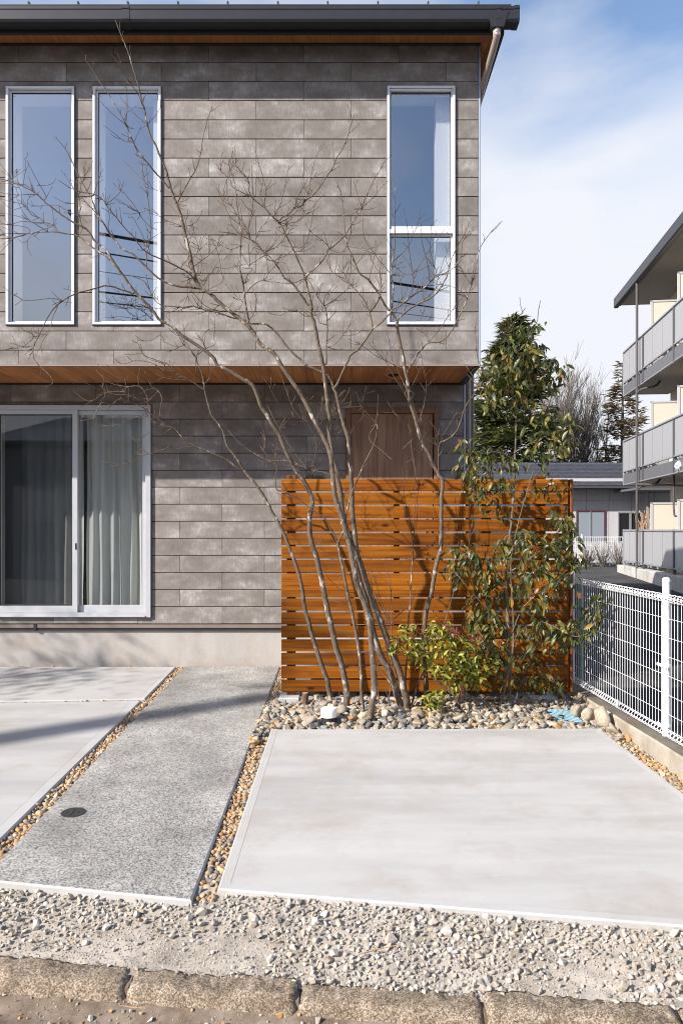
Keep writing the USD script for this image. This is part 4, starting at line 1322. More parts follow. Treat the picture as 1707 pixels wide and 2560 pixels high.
T2.done()

# --- third stem: thin trunk that forks low
T3 = Tree('thin bare tree whose third trunk from the left forks low in front of the screen', 6.20, .25, .06, 3, P(905, 1790, 6.2)[0], GT)
T3.add('b 860,2400 850,2300 835,2150 835,2000 825,1850 805,1700 780,1560 755,1430 725,1310 700,1190 680,1080 650,930 620,780 600,700', 9.5, 6.5, 'trunk', True)
T3.add('b 600,700 570,620 530,540 490,470 450,430 370,380 280,310 180,240 90,190 0,160 | G 490,1150 450,1100 390,1020 370,990 385,930 365,770', 4.2, 1.6, drift=-.1)
T3.add('b 600,700 640,620 675,540 690,400 705,330 745,200 800,70 | G 1215,1330 1300,1130 1380,980 1420,850 1420,745 1310,620', 4.6, 2.0, drift=-.2)
for s, a in (('G 1420,745 1430,600 1440,470', 1.9), ('G 1420,745 1350,860 1390,930 1440,970 1568,1080', 1.9), ('b 690,330 660,230 640,120 610,0', 2.2), ('b 650,930 560,870 460,760 405,670', 1.7), ('b 700,1200 600,1130 500,1020 460,920', 1.8), ('b 690,1180 640,1060 600,1000', 1.5),
             ('b 780,1660 700,1600 580,1560', 1.4), ('b 705,1290 610,1280 520,1240', 1.3), ('b 720,1150 740,950', 1.4)):
    T3.add(s, a, 1.1)
T3.sprout(36)
T3.done()

# --- fourth stem, the pale tall one leaning left
T4 = Tree('tall bare tree with pale mottled trunk leaning up past the second upper window', 6.12, .25, .05, 4, P(935, 1799, 6.12)[0], GT)
T4.add('b 925,2420 930,2350 945,2250 960,2150 960,2050 950,1900 940,1750 930,1620 920,1500 900,1400 870,1300 830,1200 790,1100 770,990 745,850 720,720 690,620 650,470 620,370 580,250 560,100 | G 1010,1180 1000,1080 970,960 900,820 830,690 750,530 680,410 600,300 530,190 470,90 400,40 | E 1161,597 1100,500 1050,430 960,350 850,270 760,190 700,130 600,70 560,0 | D 530,1150 510,1040 480,930 450,800 420,670 380,560', 16, 7.0, 'trunk', True)
T4.add('D 380,560 340,460 310,360 280,240 240,150 180,0 | C 660,1160 630,1050 600,900 580,840 550,700 500,540 460,400 410,270 365,160 330,70', 7.0, 1.7, drift=-.05)
T4.add('D 340,450 240,330 130,200 40,90 0,30 | C 500,1215 425,1040 340,880 250,740 170,620 105,520 45,435', 4.6, 1.5, drift=-.2)
T4.add('D 380,565 430,460 500,330 560,230 600,100 615,0 | C 1165,1100 1195,990 1235,880', 3.4, 1.4, drift=-.15)
T4.add('E 600,75 500,65 400,55 320,35 240,0 | D 150,1200 80,1130 0,1050 | A 1230,1240 1140,1200 1090,1140 1040,1080 1000,1010 940,920 890,830 850,720 800,640 740,530 680,400 620,280 550,190 515,145', 6.4, 1.5, drift=-.1)
T4.add('D 560,1290 500,1210 400,1150 260,1080 150,1035 60,975 0,890 | A 1170,1010 1090,910 1020,830 960,740 880,690 760,670 640,620 550,560', 4.4, 1.3, drift=-.3)
T4.add('D 80,1130 100,1130 100,1020 120,950 140,800 130,660 110,500 90,400 70,280 50,150', 3.0, 1.4)
T4.add('E 1050,380 1030,270 1015,170 1000,50 990,-10 | D 970,1150 975,1000 980,850 960,680 940,540 930,400 900,300 870,200 865,140', 5.2, 1.4, drift=-.25)
for s, a in (('C 595,890 540,760 480,670 420,570 380,450 350,380', 2.0), ('C 625,1045 560,990 490,920 410,820', 1.7), ('C 635,1045 720,940 800,800', 1.6), ('C 425,1050 300,940 190,830 105,745', 1.9), ('C 430,1045 440,840 432,620', 1.8), ('C 500,1215 400,1190 300,1110 210,1045', 1.9), ('C 505,1210 570,1060', 1.4),
             ('D 440,770 370,740 250,690 150,600', 2.0), ('D 440,770 540,740 600,670 620,610', 2.0), ('D 500,1030 460,920 450,830 380,640 240,500', 2.0), ('D 530,1150 620,1080 700,1020 750,960 800,850', 2.4), ('A 1035,1070 1010,1000 1020,900 1000,790 970,720 960,680', 2.2), ('A 990,780 1080,715 1140,630 1155,560', 2.0),
             ('A 895,860 800,760 720,670 650,580 600,490', 2.2), ('A 870,700 920,560 965,450', 1.8), ('A 780,560 800,500 860,425', 1.5), ('A 1410,1000 1330,920 1290,850 1220,750 1130,640 1110,590', 1.9), ('A 1300,860 1200,800 1090,730', 1.6), ('A 1380,1180 1320,1050 1260,940 1240,900', 1.8),
             ('A 1500,670 1400,620 1300,520 1165,380', 2.0), ('E 500,240 485,120 480,0', 1.9), ('E 720,290 860,285 950,275 1000,200', 2.4), ('E 960,350 965,270', 1.8), ('E 780,290 650,240 580,170 520,100 500,0 | D 490,1210 540,1120', 2.0),
             ('D 1010,1300 1050,1270 1030,1240 1090,1160', 2.4), ('D 1050,1140 1190,1040 1260,960 1320,880 1560,660', 2.2), ('E 1020,130 1060,80 1130,20 | D 1200,1260 1250,1190 1330,1110 1440,1000', 2.6), ('E 1000,200 940,150 880,90 830,30', 1.9), ('E 1060,370 1110,280 1135,130', 1.7),
             ('D 975,1000 1060,1140 1050,1000 1060,880 1045,790 1085,600 1085,400 1080,190', 2.0), ('D 980,850 900,760 850,620 750,400', 1.8), ('D 970,950 880,980 780,930 710,880', 1.6), ('D 600,1300 700,1200 750,1150 850,1160 1000,1120', 1.7), ('D 600,1200 610,1050 560,880 520,700', 1.8), ('D 590,1290 520,1180 500,1100 620,960 660,920', 1.7),
             ('D 400,560 440,500 340,440 420,330', 1.3), ('D 450,800 490,600', 1.5), ('E 600,80 660,0 | D 640,1280 720,1190', 1.6), ('E 620,110 800,20 | D 800,1200 760,1000 700,880', 1.6)):
    T4.add(s, a, 1.05)
T4.sprout(300)
T4.done()

# --- twin-stemmed clump: one rootstock
T5 = Tree('largest bare tree, twin dark trunks from one rootstock at the middle of the screen', 6.42, .26, .13, 5, P(1010, 1774, 6.42)[0], GT)
T5.add('b 1285,2330 1270,2200 1250,2150 1220,2000 1160,1830 1100,1680 1050,1550 990,1380 940,1250 900,1130 860,1000 820,880 790,790 770,600 755,480 745,330 745,200 735,50 | G 1175,1050 1160,900 1120,760 1080,620 1050,480 1020,400', 20, 7.5, 'trunk', True)
T5.add('b 1230,2330 1205,2250 1190,2200 1160,2100 1110,1950 1040,1830 985,1680 950,1560 930,1450 900,1330 865,1210 820,1080 790,960 765,820 740,680 690,560 660,450 640,300 630,200 600,50 | G 1060,1200 1020,1080 1000,950 985,850 980,750 985,680 970,600 960,500 950,400 935,280 920,180 900,90 | I 357,821 340,730 320,620 295,560 285,460', 17, 8.0, 'trunk', True, snap=1)
T5.add('I 285,460 250,440 210,380 160,310 110,250 40,200 0,130 | H 520,1070 450,1010 400,950 360,910 320,890 250,860 150,830 30,815', 6.0, 1.6, drift=-.1)
T5.add('I 300,490 280,400 255,300 235,210 200,110 150,0 | H 700,940 650,840 610,760 580,720 520,670 450,590 350,510 310,440 310,380 295,320 240,260 150,150', 6.2, 1.5, drift=-.2)
T5.add('G 1020,400 990,320 930,270 850,235 770,200 720,150 640,80 570,0 | E 1350,540 1290,470 1230,420 1180,405 1080,405 1000,370 900,350 820,320 720,290 620,270 520,240 440,255 350,245 250,235 190,200 150,150 120,70 60,0 | B 1220,330', 6.4, 1.5, drift=-.1)
T5.add('G 1040,400 1080,320 1120,230 1160,150 1180,100 1250,50 | I 760,830 810,760 865,680 930,630 1000,560 1050,500 1120,460 1200,390 1280,340 1350,290 1420,220 1480,180 1568,140 | J 1040,680 1090,590 1100,480 1130,420 1165,360', 6.8, 1.5, drift=-.25)
T5.add('I 865,680 855,600 830,510 790,420 730,340 670,280 600,210 510,170 460,100 435,20', 4.2, 1.5)
T5.add('I 430,1000 430,850 440,740 440,600 430,510 410,460 360,400 330,340 280,240', 4.2, 1.5)
T5.add('H 830,1240 870,1200 950,1130 1010,1060 1040,990 1080,960 1140,910 1200,850 1250,770 1310,670 1360,590 1420,440 1480,320 1530,240 1568,160', 4.8, 1.4, drift=-.2)
T5.add('H 580,730 620,680 690,640 740,580 800,570 840,520 900,480 960,410 1010,330 1080,230 1130,120 1200,0 | T 885,285', 4.2, 1.4, drift=-.3)
for s, a in (('H 370,910 380,850 440,760 520,700', 2.2), ('H 320,870 300,800 250,730 200,660 130,550 60,480 0,400', 2.8), ('H 300,790 330,680 345,570 345,400 330,200', 2.2), ('H 110,510 100,420 100,300 50,250 0,180', 2.2), ('H 100,300 150,220 215,140', 1.8), ('H 330,490 270,460 190,420 140,370 125,200 130,130', 2.4),
             ('H 450,590 460,480 465,420 440,320 400,180 355,20', 2.4), ('H 465,430 560,355', 1.6), ('H 440,580 420,500 420,420 440,330', 1.8), ('H 840,510 870,430 880,330 910,200 940,100 985,0', 2.4), ('H 760,570 760,500 820,400 865,300', 2.0), ('H 600,730 640,710 660,740 620,760', 2.2), ('H 650,740 700,690 750,620 780,590', 2.2),
             ('H 670,740 780,710 870,630 930,540 930,500', 2.0), ('H 540,670 600,560 640,400 680,200', 2.2), ('H 1360,600 1450,510 1520,430 1568,370', 1.9), ('H 1360,600 1320,470 1285,340', 1.8), ('H 1060,970 1010,910 900,830 870,790', 1.9), ('H 1060,980 1160,1010 1220,950 1260,840 1310,690', 2.0),
             ('I 670,270 620,200 590,130 590,0', 2.2), ('I 840,520 880,480 930,390 940,300 930,170 930,100', 2.2), ('I 420,460 500,410 590,340 690,240', 2.2), ('I 410,450 420,370 480,330 540,275', 1.9), ('I 320,550 360,540 410,480', 2.6), ('I 440,640 370,620 350,570 320,530 280,440', 2.2), ('I 450,845 500,830 560,770 610,700 690,600', 2.0),
             ('I 590,740 660,740 720,720 785,665', 1.5), ('I 295,560 230,555 160,510 100,500 0,560', 3.0), ('J 240,1120 290,1050 330,980 350,880 335,750 360,600', 2.2), ('J 580,1020 630,930 645,850 640,760 630,700 610,560 590,330 560,150', 2.6), ('J 640,770 700,690 760,590 830,490 905,400 940,335', 1.9), ('J 800,830 790,740 760,590 725,450 720,290', 2.0),
             ('J 855,790 860,740 820,620 800,510 815,400 810,300', 2.2), ('J 525,1060 540,950 520,810 480,700 460,640', 2.2), ('G 1060,1240 900,1190 780,1165 640,1100 520,1085 400,1080 250,1000 130,910 25,785', 3.0), ('G 780,1170 640,990 560,860 500,760 400,570', 2.4), ('G 800,1165 850,1050 855,870 790,750 760,620 780,490', 2.2), ('G 480,1090 490,950 475,790', 1.7),
             ('G 560,765 660,750 770,715 830,700 940,700 1020,620 1080,600 1300,580', 3.3), ('G 1300,580 1290,680 1240,750 1150,835', 3.3), ('G 770,715 700,670 640,590 590,460 530,290', 2.2), ('G 570,700 540,620 480,510 420,390 320,160', 2.2), ('G 865,700 910,600 930,450 935,300', 2.0), ('G 660,750 640,640 630,600', 1.6), ('G 1280,575 1330,390', 1.7), ('G 1280,580 1160,570 1105,490', 1.7),
             ('G 1000,900 1060,770 1080,700', 1.8), ('G 980,660 1040,540 1100,440', 1.7), ('G 1080,570 1150,470 1170,400', 1.6), ('G 995,950 880,800 930,700', 1.5), ('b 1040,1450 960,1320 930,1040 830,870', 1.8), ('b 1120,1470 1040,1290 990,1130 930,950', 1.9), ('b 1130,1460 1100,1450 1000,1350 930,1290', 1.7),
             ('I 240,200 120,250 60,170 0,80', 2.0), ('I 240,205 330,110 430,0', 3.0), ('H 720,960 800,960 860,870 930,510', 1.9), ('H 740,1000 790,1000 820,960', 1.5), ('H 450,1010 560,960 640,870 780,700 870,630', 1.9), ('H 330,890 360,980 450,1020 560,900', 1.6), ('H 540,1090 700,1000 750,900', 1.7), ('H 300,1130 450,1040', 2.0)):
    T5.add(s, a, 1.05)
T5.sprout(420)
T5.done()

# --- right-hand stem with the elbow
T6 = Tree('rightmost bare tree, its trunk bent like an elbow at the top of the screen', 6.60, .27, .12, 6, P(1063, 1757, 6.6)[0], GT)
T6.add('a 365,1830 360,1650 350,1500 345,1350 350,1180 370,1060 400,960 420,850 440,730 470,620 480,520 480,350 480,200 490,80 460,20 | K 830,1270 780,1160 730,1080 700,980 670,870 640,770 610,680 600,580 590,480 570,400 550,260 530,180 510,80 495,0 | J 495,1200', 12.5, 7.5, 'trunk', True)
T6.add('J 495,1200 440,1120 400,1080 350,1000 310,930 230,820 150,760 110,680 70,580 30,500 10,400 0,250 | H 1180,550 1165,450 1150,410 1120,390', 6.2, 1.6, drift=-.1)
T6.add('J 440,1120 450,1000 460,880 440,780 440,700 460,600 475,450 470,200 475,0 | T 986,450', 5.0, 1.5, drift=-.2)
T6.add('J 500,1190 560,1130 640,1070 740,1020 830,970 900,890 960,780 990,650 1050,520 1120,390 1190,240', 5.0, 1.5, drift=-.2)
T6.add('K 590,410 630,330 680,250 730,190 790,135 870,130 940,100 1020,0 | J 1050,1200 1120,1060 1170,920 1190,860 1230,700 1250,580 1290,480 1380,360 1455,280', 4.6, 1.5, drift=-.25)
T6.add('a 480,60 | K 885,1344 880,1200 885,1100 900,1070 980,1030 1050,960 1090,860 1140,720 1210,620 1250,540 1290,400 1330,260 1400,150 1480,60 | L 620,470 720,360 795,260', 4.2, 1.6, drift=-.2)
for s, a in (('J 560,1130 580,1020', 2.2), ('J 740,1010 850,900 870,820 920,660 1015,370', 2.0), ('J 440,770 350,660 280,570 230,500 180,380 175,180', 2.4), ('J 1190,860 1200,760 1235,600', 2.0), ('J 1185,860 1130,780 1080,680', 1.6), ('J 1150,990 1080,920 1000,880 890,860', 1.8), ('K 790,135 780,90 710,0', 1.8),
             ('K 790,130 900,0 | J 950,1190 1050,1030 1110,850 1160,720', 2.2), ('K 540,370 460,340 380,300 300,260 220,200 150,150 80,90', 2.8), ('K 600,680 540,570 470,460 420,370 380,300 330,240 260,120', 2.4), ('K 590,580 540,470 490,380 450,300 430,170 390,0', 2.0), ('K 615,560 680,450 720,350', 1.8), ('K 700,870 740,730 770,550 740,370 690,130', 2.0), ('K 770,550 850,470', 1.5),
             ('K 885,1100 830,1030 760,950 700,870 660,760 620,640', 3.0), ('K 905,1010 850,940 800,865', 1.7), ('K 915,1010 1000,870 1110,700', 1.9), ('K 1250,545 1210,470 1150,370 1080,290', 1.9), ('K 1250,545 1300,540 1380,450 1480,340', 1.9), ('K 1290,400 1240,250 1220,0 | J 1220,1230', 2.0), ('K 720,1080 650,1030 600,950 550,880 415,715', 2.0), ('K 780,1165 720,1130 690,1000', 1.6),
             ('J 230,820 290,570 300,440', 1.9), ('J 110,680 240,520 280,570', 1.7), ('J 30,500 120,520 240,530', 1.5), ('J 140,750 30,620 0,600', 1.7), ('J 160,150 230,0', 1.6), ('J 460,640 600,500 700,250 712,170', 2.0), ('J 480,700 560,760 640,770', 1.5), ('K 640,1040 625,1070 655,1330', 1.6)):
    T6.add(s, a, 1.05)
T6.sprout(170)
T6.done()

# --- thin upright stems of the shrub in front of the screen
T7 = Tree('clump of thin bare upright stems rising behind the red budded shrub', 6.50, .27, .02, 9, P(1008, 1765, 6.5)[0], GT, name='bare_shrub')
tag(T7.node, cat='shrub')
T7.add('a 180,1830 200,1600 215,1350 220,1200 235,1050 245,850 260,580', 5.0, 3.0, 'stem', True)
T7.add('a 60,1830 80,1700 90,1500 90,1170 80,900 65,770', 3.6, 1.5, 'stem', True, snap=2)
T7.add('a 330,1830 370,1500 380,1430 450,1320 510,1170 560,1000 600,880', 4.4, 2.4, 'stem', True, snap=2)
for s, a in (('a 260,580 270,400 275,0 | K 625,1070', 2.2), ('a 260,580 230,400 190,200 185,30', 2.2), ('a 265,550 290,350 300,150 370,20', 2.2), ('a 250,690 140,670 0,670', 1.5), ('a 260,690 340,650 460,540', 1.5), ('a 90,1170 230,1030 330,870', 2.4), ('a 90,1200 20,1080 -30,960', 1.8), ('a 600,880 690,600 700,500 740,330 800,200', 2.0), ('a 700,530 790,360 870,280', 1.8), ('a 560,1000 620,760 600,400', 1.4), ('a 500,500 560,340 600,220', 1.5)):
    T7.add(s, a, 1.1, snap=60)
T7.add('b 1330,2280 1380,2100 1430,1990 1450,1930', 5, 4, 'stem', True, snap=2)
T7.add('b 1230,2250 1160,2150 1080,2010 1000,1920', 5, 3.5, 'stem', True, snap=2)
T7.add('b 1010,2330 1000,2150 985,2000 975,1850', 3.4, 2.2, 'stem', True, snap=2)
T7.sprout(24)
T7.done()

# ---------------------------------------------------------------- leafy evergreens
def leaf_mesh(L_, W_, droop, fold, segs=4):
    t = np.linspace(0, 1, segs + 1)
    w = W_ * np.sin(np.pi * np.clip(t, .02, 1) ** .85) ** .8
    w[-1] = 0.0006
    ang = -droop * t
    x = np.cumsum(np.r_[0, np.cos(ang[:-1])]) * L_ / segs
    z = np.cumsum(np.r_[0, np.sin(ang[:-1])]) * L_ / segs
    mid = np.c_[x, x * 0, z]
    lt = np.c_[x, w / 2, z + w / 2 * fold]
    rt = np.c_[x, -w / 2, z + w / 2 * fold]
    v = np.vstack([lt, mid, rt])
    n = segs + 1
    i = np.arange(segs)
    q1 = np.stack([i, n + i, n + i + 1, i + 1], 1)
    q2 = np.stack([n + i, 2 * n + i, 2 * n + i + 1, n + i + 1], 1)
    qd = np.vstack([q1, q2])
    return v, np.vstack([qd[:, [0, 1, 2]], qd[:, [0, 2, 3]]])


LEAVES = [leaf_mesh(1.0, .36, d, f) for d in (.35, .6, 1.0) for f in (.2, .55)]


def place_leaf(rr, p, dirv, L_, cols, ws, jit=.25):
    v, f = LEAVES[rr.integers(len(LEAVES))]
    dirv = dirv / (np.linalg.norm(dirv) + 1e-9)
    s = np.cross([0, 0, 1.0], dirv)
    s /= np.linalg.norm(s) + 1e-9
    u = np.cross(dirv, s)
    a = rr.normal(0, .6)
    s, u = s * math.cos(a) + u * math.sin(a), u * math.cos(a) - s * math.sin(a)
    return (v * L_ @ np.stack([dirv, s, u]) + p, f, palette(cols, ws, rr, jit), L_ / np.linalg.norm(p[:2]))


GLEAF = [(.034, .048, .012), (.055, .068, .015), (.10, .098, .02), (.16, .135, .028), (.23, .155, .03), (.17, .08, .03)]
GLEAF_W = [3.0, 3.8, 3.2, 2.2, .8, .3]

EV = Tree('slim leafy evergreen tree with glossy drooping leaves before the right end of the screen', 6.55, .27, .09, 21, P(1272, 1755, 6.55)[0], name='evergreen_tree')
EV.add('a 1010,1840 1015,1700 1020,1550 1010,1400 1005,1250 1000,1100 990,950 985,800 995,650 1015,500 1035,350 1045,200 1050,80 | T 1287,1180 1288,1120 1290,1050 1291,1010 | L 715,1180 720,1060 740,920 770,760 800,620 850,500 900,400 915,300 935,190', 9.5, 1.8, 'trunk', True, mat=bark_green)
EV.add('a 960,1830 985,1650 1040,1400 1045,1200 1035,1000 1025,800 1030,650 1060,500 1100,330 1150,160 1200,-10', 5.5, 2.0, 'stem', True, mat=bark_green)
limbs = ['a 1010,1380 960,1220 880,1120 800,1030 700,920 600,800 560,760', 'a 1015,380 950,300 880,220 800,120 720,70', 'a 1030,250 1100,200 1200,130 1330,110 1400,90', 'a 1040,1400 1080,1270 1150,1210 1250,1180 1340,1200 1450,1260 1560,1290 | T 1480,1570 1500,1500',
         'a 1060,1480 1150,1420 1250,1340 1380,1270', 'a 1040,1250 1100,1100 1180,1000 1300,920 1420,840 1520,760', 'a 1000,800 1080,740 1200,660 1300,590 1380,540 1450,480', 'a 990,900 900,830 800,760 700,660 640,620', 'a 1060,1600 1120,1640 1200,1630 1280,1600 1400,1680', 'a 1000,500 940,560 870,640 820,690',
         'L 715,1180 660,1050 620,960 560,900 500,830', 'L 720,1170 800,1100 870,1000 960,920 1050,860 1120,830', 'L 740,920 700,800 660,700 640,620', 'L 800,620 850,640 900,660', 'L 740,900 840,830 950,800 1000,740', 'L 715,1300 640,1200 560,1100 480,1080', 'L 715,1320 800,1290 860,1220 960,1200 1080,1250 1150,1280', 'T 1288,1150 1240,1130 1190,1140 1150,1170',
         'T 1289,1130 1340,1100 1390,1080 1430,1060', 'a 1000,1000 920,960 860,900 800,860', 'a 1000,1150 900,1120 800,1100 720,1120', 'a 1005,1300 930,1230 850,1210 790,1240', 'a 1010,1500 940,1430 880,1400 820,1360', 'a 1040,900 1120,860 1200,780 1280,740', 'a 1030,620 1100,540 1180,500', 'a 1500,440 1440,380 1400,350']
rr = np.random.default_rng(33)
ev_leaves = []
for s in limbs:
    c = EV.add(s, 3.4, 1.3, drift=rr.uniform(-.35, .18), snap=60, mat=bark_green)
    n = len(c)
    tail = EV.pts[-n:]
    for k in range(n):
        if k < n * .30:
            continue
        for _ in range(rr.poisson(2.3 if k < n - 4 else 3.4)):
            a = tail[k]
            q = P(a[0] + rr.normal(0, 14), a[1] + rr.normal(2, 13), a[2] + rr.normal(0, .05))
            if q[2] < 2.3:
                q[1] = min(q[1], 6.74)
            th = rr.uniform(0, 2 * np.pi)
            dv = np.array([math.cos(th), math.sin(th) * .8 - .25, -rr.uniform(.35, 1.5)])
            L_ = rr.uniform(.058, .096)
            p0 = P(a[0], a[1], a[2])
            ev_leaves.append(place_leaf(rr, q, dv, L_, GLEAF, GLEAF_W))
# clumps where the photograph shows thick tufts of leaves
for (px, py, r, n) in ((1200, 1205, 34, 40), (1180, 1180, 26, 24), (1250, 1210, 28, 26), (1170, 1390, 34, 34), (1145, 1365, 22, 16), (1140, 1440, 24, 20), (1220, 1430, 36, 34), (1250, 1370, 22, 16), (1310, 1340, 32, 26), (1385, 1370, 34, 36), (1400, 1295, 24, 18), (1415, 1400, 34, 34), (1420, 1345, 26, 20), (1340, 1430, 40, 46),
                       (1390, 1440, 34, 32), (1440, 1400, 22, 14), (1300, 1470, 30, 26), (1350, 1510, 32, 26), (1190, 1530, 28, 22), (1215, 1580, 30, 26), (1230, 1620, 34, 28), (1300, 1580, 28, 22), (1395, 1590, 36, 32), (1440, 1560, 28, 20), (1480, 1540, 26, 22), (1500, 1500, 18, 12), (1345, 1560, 26, 18), (1180, 1560, 26, 16), (1265, 1650, 34, 26),
                       (1250, 1690, 30, 18), (1330, 1660, 22, 12), (1300, 1705, 20, 12), (1370, 1705, 22, 12), (1335, 870, 26, 34), (1310, 830, 26, 30), (1345, 810, 18, 16), (1310, 900, 22, 22), (1335, 885, 16, 10), (1270, 860, 26, 24), (1285, 910, 26, 24), (1240, 920, 26, 22), (1270, 940, 28, 26), (1225, 960, 26, 24), (1300, 950, 26, 22), (1250, 985, 30, 26),
                       (1340, 955, 28, 24), (1380, 915, 24, 22), (1370, 895, 16, 10), (1405, 930, 20, 16), (1390, 970, 24, 16), (1310, 1000, 28, 22), (1235, 1000, 26, 22), (1340, 880, 14, 8), (1345, 1030, 24, 16), (1370, 1045, 22, 16), (1400, 1060, 22, 18), (1340, 1080, 28, 26), (1400, 1105, 24, 22), (1430, 1110, 18, 14), (1365, 1120, 28, 22), (1170, 1130, 26, 24),
                       (1150, 1110, 20, 14), (1210, 1150, 26, 24), (1190, 1090, 16, 8), (1300, 1150, 24, 18), (1260, 1160, 24, 20), (1350, 1160, 22, 16), (1330, 1130, 24, 18), (1215, 920, 20, 12), (1295, 980, 20, 12), (1200, 1240, 18, 10)):
    for _ in range(int(n * (1.3 if py > 1170 else .85))):
        d = EV.depth_base(py) + rr.normal(0, .13)
        q = P(px + rr.normal(0, r * .55), py + rr.normal(0, r * .5), d)
        if q[2] < 2.3:
            q[1] = min(q[1], 6.72)
        th = rr.uniform(0, 2 * np.pi)
        dv = np.array([math.cos(th), math.sin(th) * .8 - .3, -rr.uniform(.3, 1.5)])
        ev_leaves.append(place_leaf(rr, q, dv, rr.uniform(.055, .096), GLEAF, GLEAF_W))
EV.done()
lay(EV.node, 'leaf', 'leaves', ev_leaves, leaf_mat, True)

# low shrub with red flower buds
PS = Tree('low bright green shrub with drooping red flower buds at the foot of the screen', 6.40, .27, .02, 23, P(1150, 1776, 6.4)[0], name='flowering_shrub')
tag(PS.node, cat='shrub')
PS.add('a 630,1880 600,1780 540,1720 470,1660 420,1620 380,1560 340,1550', 8, 4.5, 'stem', True, mat=bark_twig)
PS.add('a 600,1770 610,1680 560,1560 540,1450 520,1380', 5, 2.4, 'stem', mat=bark_twig)
PS.add('a 610,1790 620,1640 640,1500', 4.0, 2.0, 'stem', mat=bark_twig)
PL = [(.14, .165, .02), (.21, .22, .026), (.30, .28, .035), (.07, .10, .018), (.36, .30, .05)]
PLW = [3, 3.4, 2, 2, .7]
ps_leaves, ps_buds = [], []
for (px, py, r, n) in ((1000, 1600, 26, 34), (1020, 1570, 22, 26), (1040, 1605, 26, 34), (985, 1615, 18, 16), (1075, 1590, 30, 44), (1095, 1570, 24, 30), (1120, 1580, 28, 42), (1140, 1600, 28, 40), (1105, 1620, 28, 36), (1075, 1640, 24, 26), (1090, 1670, 22, 24), (1120, 1680, 28, 34), (1150, 1660, 30, 42), (1170, 1640, 28, 36),
                       (1190, 1660, 26, 32), (1210, 1680, 26, 28), (1170, 1690, 28, 34), (1200, 1710, 22, 20), (1140, 1710, 26, 24), (1080, 1755, 24, 34), (1100, 1735, 18, 18), (1070, 1740, 16, 14), (1030, 1640, 20, 18), (1055, 1665, 18, 14), (1230, 1660, 18, 14), (1150, 1720, 14, 10), (1130, 1640, 26, 30), (1180, 1610, 22, 22)):
    d0 = 6.30 + rr.normal(0, .06)
    for _ in range(int(n * 1.5)):
        q = P(px + rr.normal(0, r * .5), py + rr.normal(0, r * .42), d0 + rr.normal(0, .09))
        th = rr.uniform(0, 2 * np.pi)
        dv = np.array([math.cos(th), math.sin(th) * .8 - .25, -rr.uniform(-.3, 1.1)])
        ps_leaves.append(place_leaf(rr, q, dv, rr.uniform(.045, .074), PL, PLW))
BUD = [(.20, .034, .045), (.26, .06, .065), (.15, .02, .03)]
ico = trimesh.creation.icosphere(subdivisions=0)
for (px, py, n) in ((1025, 1562, 10), (1045, 1575, 8), (1005, 1590, 6), (975, 1600, 5), (1120, 1562, 9), (1140, 1570, 8), (1150, 1580, 5), (1185, 1598, 9), (1180, 1585, 5), (1160, 1715, 10), (1105, 1560, 5)):
    for _ in range(n):
        p = P(px + rr.normal(0, 8), py + rr.normal(-3, 4), 6.24 + rr.normal(0, .04))
        dv = np.array([rr.normal(0, .5), rr.normal(-.2, .4), -.7])
        for k in range(9):
            dv = dv + [rr.normal(0, .12), 0, -.14]
            p = p + dv / np.linalg.norm(dv) * .0085
            ps_buds.append((ico.vertices * [.0036, .0036, .005] + p + rr.normal(0, .002, 3), np.array(ico.faces), palette(BUD, [1, 1, 1], rr), 1))
PS.done()
lay(PS.node, 'leaf', 'leaves', ps_leaves, leaf_mat, True)
merge(PS.node, 'flower_buds', ps_buds, pebble_mat, True, kind='stuff')

# fallen leaves
FL = [(.03, .045, .015), (.04, .05, .015), (.12, .09, .02), (.10, .04, .02)]
for (px, py, n, lab) in ((1232, 1765, 11, 'heap of fallen dark green leaves on the cobbles left of the evergreen trunk'), (1393, 1800, 5, 'fallen dark leaves lying on the near edge of the pale blue lid')):
    c = G(px, py)
    lst = []
    for _ in range(n):
        th = rr.uniform(0, 6.28)
        lst.append(place_leaf(rr, c + [rr.normal(0, .04), rr.normal(0, .025), .045 if n > 6 else .016], np.array([math.cos(th), math.sin(th), rr.uniform(-.1, .3)]), rr.uniform(.06, .09), FL, [3, 3, 1, .4]))
    merge(ROOT, 'fallen_leaves', lst, leaf_mat, True, label=lab, cat='fallen leaves')

